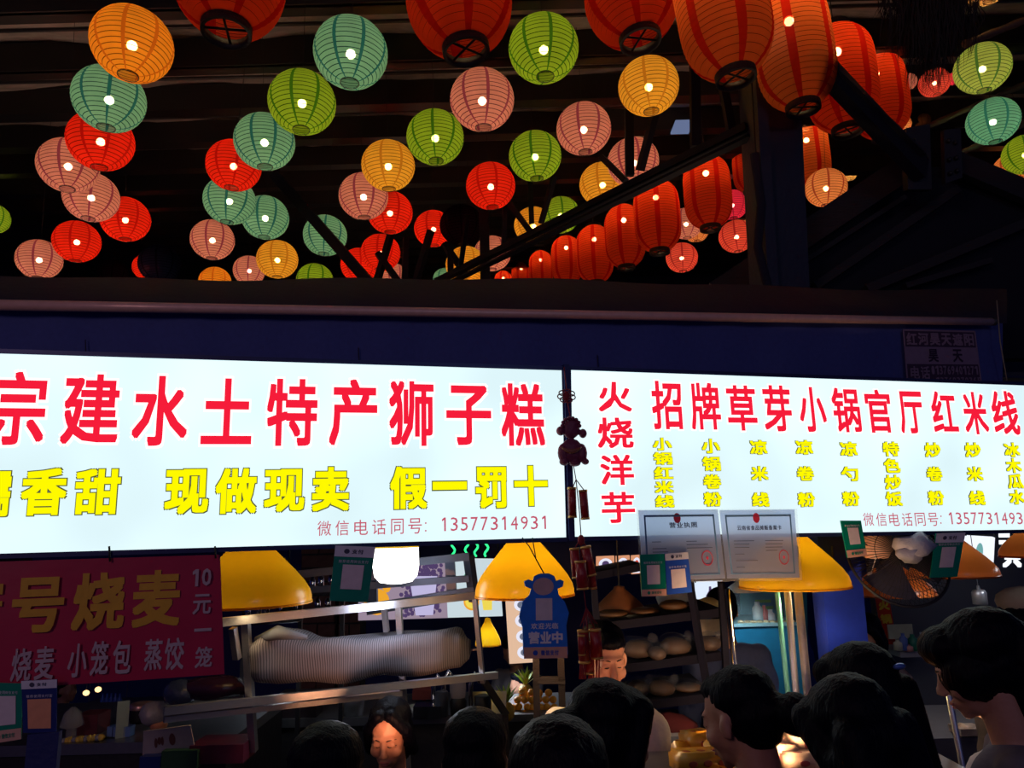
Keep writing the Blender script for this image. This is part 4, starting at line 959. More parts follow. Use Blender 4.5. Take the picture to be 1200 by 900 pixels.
p = PZ(352, 838, zg); mb = MB(); mb.box(p + Vector((0, 0, .06)), .20, .12, .12); onthing(mb, 'dark_oven', mat('oven_black', (.03, .02, .025), .3), 'dark little oven on the middle counter behind the rack', 'oven')
p = PZ(415, 838, zg); mb = MB(); mb.lathe([(.05, 0), (.055, .10), (.05, .105), (.02, .12)], 18, None, p, cap0=True, cap1=True); onthing(mb, 'steel_pot', STEEL, 'lidded steel pot on the middle counter beyond the rack upright', 'pot')
p = PZ(489, 839, zg); mb = MB(); mb.lathe([(.035, 0), (.05, .05), (.047, .05), (.032, .004)], 18, None, p, cap0=True); onthing(mb, 'white_bowl', INN, 'white bowl on the middle counter beside the vendor hair', 'bowl')
for x0, x1, y0, lb in ((398, 424, 640, 'brown brick pillar behind the green payment card'), (352, 395, 690, 'brown brick pillar behind the glowing black lamp')):
    a, b = P(x0, y0, 5.6), P(x1, y0, 5.6); t = thing('brick_pillar', Vector(((a.x + b.x) / 2, a.y, 0)), lb, 'pillar', 'brown brick pillars')
    wd_ = b.x - a.x; MB().box(((a.x + b.x) / 2, a.y + .1, 1.2), wd_, .18, 2.4).build('mortar_core', mat('mortar', (.03, .025, .03), .9), t)
    bmx = mat('brown_brick', (.13, .05, .04), .8, bump=.4, bs=30, var=.4); bw = wd_ / 2; proto = None
    for rw in range(8, 22):
        for q_ in range(2):
            o = None
            if proto is None: proto = MB().box((0, 0, 0), bw - .012, .03, .085).build('brick', bmx, None, origin=(0, 0, 0)); o = proto
            else: o = proto.copy(); C.objects.link(o)
            o.parent = t; o.location = ((q_ - .5) * bw * (1 if rw % 2 else .92), -.005, rw * .1 + .05)
# back of the dark screen stand
mb = MB(); pa, pb = P(563, 792, 3.7), P(592, 836, 3.7); mb.bar(pa, pb, .07, .03); mb.bar(pb, (pb.x, pb.y, 0), .05, .03); onthing(mb, 'screen_stand', BLK, 'slanted black stand between the taps and the fruit', 'stand')
# step frame in front of fruit
sfm = thing('wooden_frame', P(645, 850, 3.2), 'dark wooden frame standing below the blue placard', 'frame')
WD = mat('dark_wood', (.05, .035, .03), .6, bump=.3, stretch=(1, 1, 6))
for a, b in (((628, 770), (640, 1400)), ((657, 768), (676, 1400)), ((630, 797), (662, 797))): 
    pa, pb = P(*a, 3.0), P(*b, 3.0)
    if b[1] > 1000: pb = pa + (pb - pa) * (pa.z / (pa.z - pb.z))
    MB().bar(pa, pb, .026, .026).build('rail' if a[1] == 797 else 'upright', WD, sfm)
# oranges and pineapple leaves
ORM = mat('orange_peel', (.95, .34, .02), .45, bump=.2, bs=90)
mb = MB(); mb.ell((0, 0, 0), (.5, .5, .47)); oproto = mb.build('orange', ORM, origin=(0, 0, 0)); C.objects.unlink(oproto)
kk = 4.7 / FPX
spots = []
for r_, (y, x0, x1, n) in enumerate(((838, 600, 652, 8), (829, 600, 650, 7), (820, 606, 648, 6), (812, 612, 643, 4))):
    for i in range(n):
        x = x0 + (x1 - x0) * i / (n - 1) + random.uniform(-1.5, 1.5); spots.append((x, y + random.uniform(-1, 1), 4.68 + .04 * r_))
rows = ('bottom', 'second lowest', 'second highest', 'top'); ORD = ('first', 'second', 'third', 'fourth', 'fifth', 'sixth', 'seventh', 'eighth', 'ninth', 'tenth')
cnt = {}
for i, (x, y, D) in enumerate(spots):
    rr = round((D - 4.68) / .04); cnt[rr] = cnt.get(rr, -1) + 1
    o = oproto.copy(); C.objects.link(o); o.location = P(x, y, D); s = 9.4 * kk; o.scale = (s, s, s); o.rotation_euler = (random.random(), random.random(), 0)
    props(o, 'orange in the %s row of the pile, %s from the pineapple' % (rows[rr], ORD[cnt[rr]]), 'orange', 'pile of oranges')
for (x, y, D, nm) in ((594, 834, 4.6, 'yellow green pineapple crown beside the pile of oranges'), (616, 812, 4.9, 'dark pineapple crown behind the child')):
    p = P(x, y, D); t = thing('pineapple', p, nm, 'pineapple', 'pineapples')
    mb = MB(); mb.ell(p, (.05, .05, .06)); mb.build('fruit', mat('pineapple_skin', (.5, .28, .03), .6, bump=.6, bs=60), t)
    LM = mat('pineapple_leaf', (.45, .55, .06), .5)
    for i in range(14):
        an = i * 2.4; e = .5 + .05 * i; d = Vector((math.cos(an) * math.cos(e), math.sin(an) * math.cos(e), math.sin(e))); b = p + Vector((0, 0, .05))
        s, u = frame_axes(d); mb = MB(); L_ = .13; mb.add([b - s * .008, b + s * .008, b + d * L_ * .5 + s * .012 + Vector((0, 0, .01)), b + d * L_ * .5 - s * .012 + Vector((0, 0, .01)), b + d * L_], [(0, 1, 2, 3), (3, 2, 4)]); mb.build('leaf', LM, t)

# bread rack
BR_ = thing('bread_rack', Vector((P(770, 900, 3.2).x, P(770, 900, 3.2).y, 0)), 'dark steel bread rack with three shelves behind the certificate sleeve', 'rack')
BRm = mat('rack_steel_dark', (.010, .010, .022), .8, 0., spec=.12)
def shelf(y0, y1, x0=690, x1=845, D=3.2, nm='shelf'):
    a, b = P(x0, y0, D), P(x1, y1, D); zz = (a.z + b.z) / 2
    mb = MB(); up = Vector((0, .45, 0)); mb.add([a, b, b + up, a + up] + [v - Vector((0, 0, .035)) for v in (a, b, b + up, a + up)], [(0, 1, 2, 3), (7, 6, 5, 4), (4, 5, 1, 0), (5, 6, 2, 1), (6, 7, 3, 2), (7, 4, 0, 3)])
    return mb.build(nm, BRm, BR_), a, b
SH = [shelf(731, 713, 696, 845), shelf(783, 764, 696, 845), shelf(829, 812, 700, 836), shelf(672, 660, 690, 752, 3.5)]
for a, b in (((808, 682), (836, 850)), ((845, 682), (852, 800)), ((696, 690), (708, 840))): MB().bar(P(*a, 3.17), P(*b, 3.17), .026, .026).build('upright', BRm, BR_)
BRD = mat('bread_crust', (.085, .04, .014), .5, bump=.3, bs=20, var=.5); BAG = film('plastic_bag', (.25, .28, .36), .13, .06, .05)
def loaf(x, y, D, w_, h, label, bag=True):
    kx = D / FPX; p = P(x, y, D) + Vector((0, .10, 0)); t = thing('bagged_bread', p - Vector((0, 0, h * kx)), label, 'bread', 'bagged breads on the rack')
    mb = MB(); mb.ell(p, (w_ * kx, .07, h * kx)); mb.build('loaf', BRD, t)
    if bag:
        mb = MB(); mb.ell(p + Vector((0, 0, .01)), (w_ * 1.15 * kx, .09, h * 1.25 * kx), jit=.09); pt_ = p + Vector((w_ * .9 * kx, -.02, h * 1.1 * kx))
        mb.ell(pt_, (w_ * .35 * kx, .03, h * .6 * kx), jit=.25); mb.build('plastic_bag', BAG, t)
for a in ((752, 765, 3.2, 20, 11, 'wide dark bread in a clear bag on the middle shelf beside the vendor'), (797, 762, 3.2, 19, 11, 'round bread in a clear bag on the middle shelf by the upright'), (838, 758, 3.15, 14, 9, 'bagged bread at the open end of the middle shelf'),
          (775, 770, 3.12, 11, 8, 'small yellowish bread in a bag between the larger middle shelf breads'),
          (752, 813, 3.2, 14, 10, 'yellowish bun in a clear bag on the lowest shelf'), (780, 812, 3.2, 17, 10, 'dark crusted bread in a shiny bag on the lowest shelf'), (812, 811, 3.2, 17, 5, 'flat bread in crinkled shiny wrap on the lowest shelf')): loaf(*a)
for a in ((722, 722, 3.2, 20, 5, 'flat brown bread on the top shelf below the copper lamp'), (760, 719, 3.2, 18, 5, 'flat brown bread in the middle of the top shelf'), (795, 712, 3.2, 18, 7, 'tall brown bread on the top shelf by the upright')): loaf(*a, bag=False)
# white and yellow wares behind
p = P(790, 700, 3.6); mb = MB(); mb.ell(p, (.09, .05, .07), jit=.15); onthing(mb, 'crumpled_bag', mat('bright_bag', (.75, .85, .95), .3), 'crumpled white plastic bag behind the top shelf', 'bag')
p = P(828, 707, 3.8); mb = MB(); mb.ell(p, (.07, .05, .03), jit=.2); onthing(mb, 'noodle_heap', mat('noodle_yellow', (.85, .72, .25), .5), 'heap of yellow noodles behind the rack upright', 'noodles')
p = P(836, 735, 3.9); mb = MB(); mb.box(p, .14, .02, .08); onthing(mb, 'paper_notice', mat('cream_notice', (.8, .66, .45), .6), 'small cream paper notice behind the bread rack', 'notice')
t, q1, q2_ = board([(815, 683), (848, 682), (850, 704), (817, 706)], 4.4, 'small white lit board with dark strokes behind the rack', em=(.75, .85, 1), s=1.0)
mb = MB(); text(mb, q1, '人', .3, .7, .2, .8, 0, .08); mb.build('lettering', PV, t)

# glass food cabinet with aqua interior
gc = thing('glass_cabinet', Vector((P(895, 900, 4.6).x, P(895, 900, 4.6).y, 0)), 'aqua lit glass food cabinet beyond the certificates', 'cabinet')
AQ = mat('aqua_panel', (.05, .32, .50), .4, bump=.2, bs=5, var=.4)
a, b, c, d = P(868, 660, 5.2), P(945, 660, 5.2), P(950, 900, 5.2), P(868, 900, 5.2)
MB().quad(d, c, b, a, -.02).build('back_panel', AQ, gc)
a, b = P(856, 731, 4.6), P(935, 728, 4.6)
mb = MB(); mb.box(((a.x + b.x) / 2, a.y + .2, (a.z + b.z) / 2 - .01), b.x - a.x, .45, .02); mb.build('shelf', mat('aqua_shelf', (.3, .55, .6), .3), gc)
mb = MB(); c = P(856, 860, 4.6); mb.box(((a.x + b.x) / 2, a.y, (a.z + c.z) / 2 - .02), b.x - a.x, .02, a.z - c.z); mb.build('front_panel', mat('aqua_front', (.02, .20, .36), .3, var=.5, bs=6), gc)
mb = MB(); mb.quad(P(862, 731, 4.55), P(922, 729, 4.55), P(916, 665, 4.55), P(860, 665, 4.55)); mb.build('glass_pane', film('cabinet_glass', (.5, .75, .8), .10, .05, .1), gc)
for xx, yy in ((893, 680), (895, 715)):
    pp = P(xx, yy, 5.15); mb = MB(); put_glyph(mb, '半' if yy < 700 else '元', lambda s, t_: pp + Vector(((s - .5) * .14, 0, (t_ - .5) * .14)), .03); mb.build('window_lettering', mat('green_decal', (.15, .5, .05), .5), gc)
for i, (x, y, w_, h, cc, nm, lb) in enumerate(((889, 730, 6, 24, (.75, .85, .85), 'white_bottle', 'white bottle standing inside the glass cabinet'), (897, 730, 4, 20, (.6, .1, .08), 'red_bottle', 'red patterned bottle beside the white bottle'),
                                             (904, 731, 5, 16, (.7, .72, .75), 'white_cup', 'white cup beside the red patterned bottle'))):
    kx = 4.7 / FPX; p = P(x, y, 4.7); mb = MB(); mb.lathe([(w_ * kx, 0), (w_ * kx, h * .7 * kx), (w_ * .5 * kx, h * .85 * kx), (w_ * .5 * kx, h * kx)], 14, None, p, cap0=True, cap1=True); onthing(mb, nm, mat(nm, cc, .3), lb, 'bottle')
for i in range(9):
    p = P(868 + i * 7.5, 729, 4.62); mb = MB(); mb.ell(p, (.022, .03, .012), jit=.2); props(mb.build('snack_piece', mat('fried_snack', (.55, .40, .2), .5, bump=.5)), 'small fried snack on the aqua cabinet shelf, %s from the white bottle side' % ORD[8 - i], 'snack', 'fried snacks on the cabinet shelf')
# steel poles next to the blue panel
PO_ = mat('worn_pole', (.34, .30, .28), .35, .7, bump=.4, bs=40)
for (x0, y0, x1, y1, D, r_, lb, m_) in ((930, 640, 952, 870, 2.9, .016, 'worn steel pole nearest the navy panel', PO_), (918, 640, 938, 870, 2.95, .013, 'shiny steel pole beside the worn pole', STEEL), (905, 640, 922, 800, 3.0, .010, 'thin teal tinted pole at the cabinet edge', mat('teal_pole', (.12, .4, .38), .3, .4)),
                                     (852, 690, 863, 800, 3.1, .011, 'narrow bright pole beside the bread rack', CHROME), (1104, 775, 1122, 868, 2.6, .010, 'thin grey pole behind the woman in profile', STEEL)):
    a, b = P(x0, y0, D), P(x1, y1, D); d = b - a; f_ = (0 - a.z) / d.z; e = a + d * f_
    mb = MB(); mb.tube([a if y0 > 650 and x0 > 1000 else a, e], r_, 10); props(mb.build('steel_pole', m_), lb, 'pole', 'stall poles')

# fan
fn = thing('wall_fan', P(1052, 650, 2.95), 'black caged fan tilted below the sign, wrapped in a plastic bag', 'fan')
c = P(1052, 655, 2.95); kx = 2.95 / FPX; Mf = Matrix.Rotation(R(-25), 3, 'X') @ Matrix.Rotation(R(90), 3, 'X')
RF = 57 * kx
def fp(r, a, dz): return c + Mf @ Vector((r * math.cos(a), r * math.sin(a), dz))
mb = MB(); mb.tube([fp(RF, 2 * math.pi * i / 40, 0) for i in range(40)], .006, 6, closed=True); mb.build('cage_rim', BLK, fn)
mb = MB()
for i in range(64):
    a = 2 * math.pi * i / 64; mb.tube([fp(RF, a, 0), fp(RF * .8, a, .045), fp(RF * .4, a, .06), fp(RF * .15, a, .06)], .0011, 4, caps=False)
    mb.tube([fp(RF, a, 0), fp(RF * .8, a, -.03), fp(RF * .3, a, -.05)], .0011, 4, caps=False)
for r_ in (.8, .55): mb.tube([fp(RF * r_, 2 * math.pi * i / 32, .05) for i in range(32)], .0013, 4, closed=True)
o = mb.build('cage_wires', BLK, fn); o['kind'] = 'stuff'
mb = MB(); mb.lathe([(.002, .062), (RF * .16, .06), (RF * .17, .03), (.03, -.02), (.04, -.12), (.002, -.13)], 18, Mf, c); mb.build('motor_hub', mat('fan_hub', (.03, .03, .05), .4), fn)
for b_ in range(3):
    a0 = b_ * 2.094; mb = MB(); vs, fs = strip_surface(lambda s, t_: fp(RF * (.15 + .72 * s), a0 + (t_ - .5) * 1.0 * (1 + .3 * s), .02 * (t_ - .5) * 1.5), 6, 5); mb.add(vs, fs, 0, True); mb.build('blade', mat('fan_blade', (.05, .05, .08), .3), fn)
MB().bar(fp(0, 0, -.12), Vector((c.x, c.y + .12, z)), .03, .03).build('bracket_arm', BLK, fn)
p = P(1071, 640, 2.85); mb = MB(); mb.ell(p, (.075, .05, .055), jit=.2); mb.ell(p + Vector((-.03, -.01, -.03)), (.045, .04, .035), jit=.25)
onthing(mb, 'white_bag', mat('milky_bag', (.55, .55, .62), .4, bump=.8, bs=25), 'crumpled white plastic bag tied over the fan', 'bag')

# right rear shop
t, q1, q2_ = board([(1132, 628), (1166, 630), (1164, 668), (1128, 660)], 4.6, 'white lit panel with a green figure between the orange lamps', em=(.85, .9, 1), s=1.1)
mb = MB(); disc(mb, q1, .5, .5, .12, .3); disc(mb, q1, .35, .3, .07, .2); mb.build('figure_print', glow('print_teal', (.2, .5, .5), .8), t)
mb = MB(); pp = P(1186, 655, 4.5)
t = thing('lit_characters', pp, 'white lit characters showing beside the orange lamp at the edge', 'sign')
qq = bil(P(1170, 624, 4.5), P(1205, 624, 4.5), P(1200, 665, 4.5), P(1172, 665, 4.5))
text(mb, qq, '只', .05, .95, .0, .55, 0, .06); rect(mb, qq, .0, .38, .86, 1); rect(mb, qq, .0, .3, .66, .78); mb.build('lettering', glow('white_lit', (.9, .95, 1), 1.3), t)
mb = MB(); a, b = P(1020, 640, 5.0), P(1300, 640, 5.0); mb.box(((a.x + b.x) / 2, 5.2, 1.35), b.x - a.x, .05, 2.7)
props(mb.build('corrugated_wall', mat('grey_sheet', (.10, .10, .115), .6, bump=.3, bs=5)), 'dull grey sheet wall behind the fan and the woman in profile', 'wall')
t = thing('red_poster', P(1038, 760, 4.9), 'red poster with yellow characters behind the fan', 'poster')
pts = [P(1026, 700, 4.9), P(1042, 700, 4.9), P(1052, 760, 4.9), P(1036, 762, 4.9)]; q1 = bil(*pts, .003)
MB().quad(pts[3], pts[2], pts[1], pts[0], -.01).build('sheet', mat('poster_red', (.75, .05, .02), .5), t); mb = MB(); put_glyph(mb, '火', lambda s, t_: q1(.1 + .8 * s, .76 + .18 * t_), .05); put_glyph(mb, '锅', lambda s, t_: q1(.1 + .8 * s, .5 + .18 * t_), .05); mb.build('lettering', mat('poster_yellow', (.95, .6, .05), .5), t)
mb = MB(); a = P(1050, 762, 4.6); b = P(1096, 760, 4.6); mb.box(((a.x + b.x) / 2, a.y + .1, a.z - .02), b.x - a.x, .3, .03)
onthing(mb, 'wall_shelf', mat('steel_shelf', (.4, .38, .36), .4, .5), 'small shelf carrying bottles behind the fan', 'shelf')
for x, y, w_, h, cc, nm, lb in ((1053, 762, 5, 12, (.6, .55, .4), 'sauce_jar', 'cream capped jar at the end of the small shelf'), (1060, 762, 4.5, 19, (.1, .16, .5), 'blue_bottle', 'blue labelled bottle on the small shelf'), (1071, 762, 5.5, 18, (.02, .2, .12), 'green_bottle', 'green bottle on the small shelf'),
                              (1065, 763, 6, 8, (.45, .2, .2), 'red_tub', 'low red speckled tub on the small shelf'), (1083, 762, 6, 20, (.5, .55, .75), 'water_bottle', 'clear blue labelled water bottle at the shelf end')):
    kx = 4.55 / FPX; p = P(x, y, 4.55); mb = MB(); mb.lathe([(w_ * kx, 0), (w_ * kx, h * .7 * kx), (w_ * .45 * kx, h * .85 * kx), (w_ * .45 * kx, h * kx)], 12, None, p, cap0=True, cap1=True); onthing(mb, nm, mat(nm, cc, .3), lb, 'bottle')
t = thing('cream_box', P(1060, 745, 4.8), 'cream paper sheet pinned above the bottles', 'paper'); a = P(1055, 740, 4.85); MB().box(a, .16, .01, .09).build('sheet', mat('cream_card', (.6, .58, .4), .6), t)
p = P(1149, 708, 3.6); mb = MB(); kx = 3.6 / FPX; mb.lathe([(8 * kx, 0), (8 * kx, 13 * kx), (6.5 * kx, 16 * kx), (2 * kx, 17 * kx), (1.5 * kx, 21 * kx)], 16, None, p, cap0=True, cap1=True)
mb.tube([p + Vector((0, 0, 20 * kx)), Vector((p.x, p.y, z))], .002, 4); onthing(mb, 'hanging_tin', mat('pale_tin', (.4, .42, .44), .35, .6), 'small pale hanging tin above the woman in profile', 'tin')
t = thing('back_counter', Vector((P(1130, 870, 3.4).x, P(1130, 870, 3.4).y, 0)), 'low grey counter behind the woman in profile', 'counter')
a, b = P(1080, 866, 3.3), P(1250, 858, 3.3); mb = MB(); mb.box(((a.x + b.x) / 2, a.y + .3, a.z / 2), b.x - a.x, .6, a.z); mb.build('cabinet_body', mat('grey_cabinet', (.10, .10, .12), .5), t)
p = P(1133, 855, 3.35); mb = MB(); mb.box(p, .11, .1, .03); mb.ell(p + Vector((0, 0, .012)), (.045, .04, .015), jit=.2); onthing(mb, 'snack_tray', mat('foil_snacks', (.5, .38, .28), .4, .3, bump=.5), 'foil tray of brown snacks on the low grey counter', 'tray')

# ---- left stall: under the banner
def ob(x, y, D, w_, h, dep, m_, name, lb, cat, rot=0.):
    p = PZ(x, y, D) if D > 1e9 else P(x, y, D); kx = D / FPX; mb = MB(); mb.box((0, 0, h * kx / 2), w_ * kx, dep, h * kx, Matrix.Rotation(rot, 3, 'Z')); mb.v = [v + p for v in mb.v]; return onthing(mb, name, m_, lb, cat)
t = thing('handwritten_card', P(196, 886, 2.75), 'pale card with two blotted brown marker characters standing on the counter', 'card')
pts = [P(168, 857, 2.75), P(223, 850, 2.75), P(228, 877, 2.75), P(167, 885, 2.75)]; q1 = bil(*pts, .003)
MB().quad(pts[3], pts[2], pts[1], pts[0], -.006).build('card', mat('grey_card', (.42, .36, .36), .7), t)
mb = MB(); disc(mb, q1, .27, .45, .035, .22, n=9); disc(mb, q1, .34, .52, .04, .17, n=9); disc(mb, q1, .40, .50, .03, .20, n=9); disc(mb, q1, .60, .52, .065, .26, n=14); mb.build('marker_lettering', mat('brown_marker', (.16, .06, .05), .6), t)
ob(178, 900, 2.72, 24, 14, .04, NVY, 'blue_carton', 'blue printed carton below the handwritten card', 'box')
ob(213, 899, 2.73, 42, 20, .05, mat('green_carton', (.02, .07, .03), .5), 'green_carton', 'dark green carton below the handwritten card', 'box')
ob(262, 888, 2.8, 62, 20, .15, mat('maroon_carton', (.10, .012, .03), .4, var=.6, bs=15), 'gift_carton', 'long maroon and gold carton beside the rack upright', 'box')
p = PZ(165, 846, zl); kx = (p - O).dot(F) / FPX; t = thing('rice_cooker', p, 'black cooker with a pinkish steel rim under the banner', 'cooker')
mb = MB(); mb.lathe([(11 * kx, 0), (13 * kx, 4 * kx), (13 * kx, 16 * kx)], 20, None, p, cap0=True); mb.build('pot', BLK, t)
mb = MB(); mb.lathe([(13.4 * kx, 15 * kx), (13.6 * kx, 19 * kx), (12 * kx, 21 * kx), (4 * kx, 23 * kx)], 20, None, p, cap1=True); mb.build('lid', mat('rosy_steel', (.55, .32, .28), .3, .7), t)
ob(142, 866, 2.97, 13, 42, .01, mat('mint_sheet', (.42, .55, .42), .5), 'leaning_sheet', 'pale mint sheet leaning before the black cooker', 'sheet', .5)
PBm = mat('milky_film', (.35, .33, .36), .3, bump=.8, bs=30)
for x, y, rx, rz, m_, lb in ((181, 836, 16, 15, PBm, 'crumpled plastic bag of buns beside the black cooker'), (212, 812, 22, 16, mat('blue_grey_bag', (.06, .08, .15), .25, bump=.8, bs=20), 'blue grey plastic bag under the banner corner'),
                           (250, 806, 40, 14, mat('plum_bag', (.07, .025, .06), .25, bump=.8, bs=14), 'long plum coloured bag lying on the rack rail'), (10, 886, 26, 24, mat('beige_sack', (.25, .17, .14), .7, bump=.5, bs=20), 'beige cloth sack heaped below the green payment card')):
    kx = 2.95 / FPX; p = P(x, y, 3.0); mb = MB(); mb.ell(p, (rx * kx, .06, rz * kx), jit=.12); onthing(mb, 'plastic_bag' if y != 886 else 'cloth_sack', m_, lb, 'bag')
p = P(186, 850, 2.98); mb = MB(); mb.ell(p, (.035, .03, .028)); onthing(mb, 'steamed_bun', mat('bun_orange', (.6, .25, .12), .6), 'orange brown bun in front of the crumpled bag', 'bun')
# blue bottles
kx = 5.3 / FPX
for i in range(5):
    for r_ in range(2):
        p = P(119 + i * 5.0, 838, 5.3 + r_ * .07); mb = MB(); mb.lathe([(2.6 * kx, 0), (2.6 * kx, 17 * kx), (1.1 * kx, 21 * kx), (1.1 * kx, 24 * kx)], 10, None, p, cap0=True, cap1=True)
        props(mb.build('water_bottle', mat('blue_water', (.05, .12, .55), .15)), 'blue capped water bottle in the pack, %s row, %s from the navy card' % (('front', 'back')[r_], ORD[i]), 'bottle', 'pack of blue water bottles')
ob(108, 858, 3.07, 26, 22, .1, mat('dull_red_box', (.14, .02, .03), .6), 'red_crate', 'dull red crate behind the tray of yellow snacks', 'crate')
for i in range(4): ob(131 + i * 7, 862, 2.99, 6, 11, .04, mat('blue_pack', (.15, .28, .55), .4), 'small_pack', 'small blue white packet in the row, %s from the red crate' % ORD[i], 'packet')['group'] = 'blue packets in a row'
t = thing('snack_tray', P(92, 872, 2.95), 'long tray of yellow and dark wrapped snacks on the counter edge', 'tray')
mb = MB(); a, b = P(64, 874, 2.95), P(122, 868, 2.95); mb.bar(a, b, .08, .012); mb.build('tray', BLK, t)
for i in range(14):
    s = i / 13; p = a.lerp(b, s) + Vector((0, -.02, .018)); mb = MB(); mb.ell(p, (.012, .015, .013), jit=.2); mb.build('wrapped_snack', mat('yellow_wrap', (.8, .55, .08), .4) if i % 3 else mat('dark_wrap', (.3, .3, .34), .3), t)
p = PZ(83, 866, zl); mb = MB(); mb.lathe([(.02, 0), (.02, .04), (.045, .05), (.03, .1), (.008, .12)], 14, None, p); onthing(mb, 'glass_jar', film('jar_glass', (.6, .6, .55), .4, .05, .1), 'small glass jar behind the snack tray', 'jar')
for x, y, lb in ((101, 812, 'tiny warm far bulb, upper one nearest the grey shirted worker'), (115, 808, 'tiny warm far bulb highest under the banner edge'), (103, 834, 'tiny warm far bulb low beside the grey shirted worker'), (110, 832, 'tiny warm far bulb low beside the water bottles'), (148, 825, 'tiny warm far bulb just before the black cooker')):
    p = P(x, y, 6.8); mb = MB(); mb.ell(p, (.03, .02, .025)); mb.tube([p, (p.x, p.y, z - .05)], .0015, 4, mi=1); t = props(mb.build('spot_bulb', [glow('far_bulb', (1, .62, .25), 2.2), CORD]), lb, 'lamp', 'tiny far bulbs')

# ================================================================== COUNTER FOOD (under the warm lamp)
GOLDP = mat('gold_wrap', (.90, .42, .03), .35, coat=.3, bump=.3, bs=12); REDI = mat('red_brown_print', (.5, .08, .02), .5)
def package(x, y, D, w_, h, dep, rot, label, m_, ink):
    kx = D / FPX; p = P(x, y, D); t = thing('wrapped_package', p, label, 'package', 'wrapped packages on the counter')
    M = Matrix.Rotation(rot, 3, 'Z') @ Matrix.Rotation(R(-8), 3, 'X')
    bm = bmesh.new(); bmesh.ops.create_cube(bm, size=1); bmesh.ops.scale(bm, vec=(w_ * kx, dep, h * kx), verts=bm.verts); bmesh.ops.bevel(bm, geom=bm.edges[:], offset=.008, segments=2, affect='EDGES')
    mb = MB(); bm.verts.ensure_lookup_table(); mb.add([p + M @ (v.co + Vector((0, 0, h * kx / 2))) for v in bm.verts], [[v.index for v in f.verts] for f in bm.faces], 0, True); bm.free(); mb.build('wrapper', m_, t)
    mb = MB()
    for i in range(3):
        c_ = p + M @ Vector(((i - 1) * w_ * kx * .28, -dep * .52, h * kx * .5)); mb.ell(c_, (w_ * kx * .09, .001, h * kx * .16), M)
        c_ = p + M @ Vector(((i - 1) * w_ * kx * .28, -dep * .1, h * kx * 1.005)); mb.ell(c_, (w_ * kx * .08, dep * .15, .001), M)
    mb.build('printed_mark', ink, t)
D0 = 2.35
package(822, 903, 2.28, 62, 22, .14, .1, 'golden wrapped package lying lowest before the woman with a bun', GOLDP, REDI)
package(800, 890, 2.5, 22, 20, .08, -.4, 'small golden package beside the cream shirted vendor', GOLDP, REDI)
package(822, 882, 2.5, 34, 24, .12, .35, 'golden package on top of the stack beside the vendor', GOLDP, REDI)
package(845, 893, 2.4, 36, 24, .12, -.3, 'golden package touching the face of the woman with a bun', GOLDP, REDI)
PKP = mat('cream_pink_wrap', (.95, .62, .45), .4, bump=.3, bs=15, var=.1); PKI = mat('rose_print', (.7, .12, .12), .5)
for (x, y, D, w_, h, dep, rot, lb) in ((956, 884, 2.40, 58, 26, .10, .12, 'long cream wrapped package between the two dark haired women'), (955, 902, 2.30, 70, 20, .1, .1, 'lowest cream wrapped package at the picture foot'),
                                       (935, 866, 2.5, 28, 26, .08, -.2, 'upright cream package topmost of the pink heap'), (925, 882, 2.45, 34, 18, .09, .3, 'cream package with red print under the upright one'),
                                       (922, 896, 2.36, 28, 22, .08, -.2, 'pink printed package behind the hair bun'), (960, 868, 2.52, 36, 14, .08, .2, 'flat cream package at the rear of the pink heap')):
    package(x, y, D, w_, h, dep, rot, lb, PKP, PKI)
# dark shelf unit under bread rack with red cloth
t = thing('red_cloth', P(780, 872, 3.0), 'dark red folded cloth on the lowest rack level', 'cloth'); p = P(785, 850, 3.2); mb = MB(); mb.ell(p, (.12, .1, .05), jit=.12); mb.build('fold', mat('red_cloth', (.10, .006, .012), .8), t)
mb = MB(); p = P(795, 862, 3.1); mb.box(p, .13, .1, .02); onthing(mb, 'pale_tray', mat('pale_tray', (.45, .45, .52), .5), 'pale plastic tray under the dark red cloth', 'tray')
# fill lamps added on the counter below view to warm the faces and packages
for x, D, e, lb in ((470, 2.3, 5.5, 'small warm heat lamp on the counter before the vendor with parted hair'), (730, 2.3, 1.6, 'small warm heat lamp on the counter before the cream shirted vendor'), (905, 2.15, 5.0, 'small warm heat lamp on the counter before the wrapped packages'), (1120, 2.2, 2.0, 'small warm heat lamp on the counter before the woman in profile')):
    p = P(x, 930, D); t = thing('added_fill_lamp', p, lb, 'lamp', 'counter heat lamps')
    mb = MB(); mb.lathe([(.035, -.05), (.035, -.04), (.01, -.035), (.01, .0), (.03, .01), (.04, .03)], 16, None, p, cap0=True); mb.build('reflector', DSTEEL, t)
    mb = MB(); mb.ell(p + Vector((0, 0, .025)), .018); mb.build('bulb', glow('fill_bulb', (1, .4, .15), 8), t)
    l = bpy.data.lights.new('lamp_light', 'SPOT'); l.spot_size = R(95); l.spot_blend = .6; l.energy = e * (2.2 if x != 905 else 6.5); l.color = (1, .42, .2) if x != 905 else (1, .6, .32); l.shadow_soft_size = .03; lo = bpy.data.objects.new('lamp_light', l); C.objects.link(lo); lo.parent = t; lo.location = (0, 0, .06)
    lo.rotation_euler = Vector({470: (-.08, .7, .55), 730: (-.05, .7, .75), 905: (.08, .6, .35), 1120: (.1, -.7, .45)}[x]).to_track_quat('-Z', 'Y').to_euler()

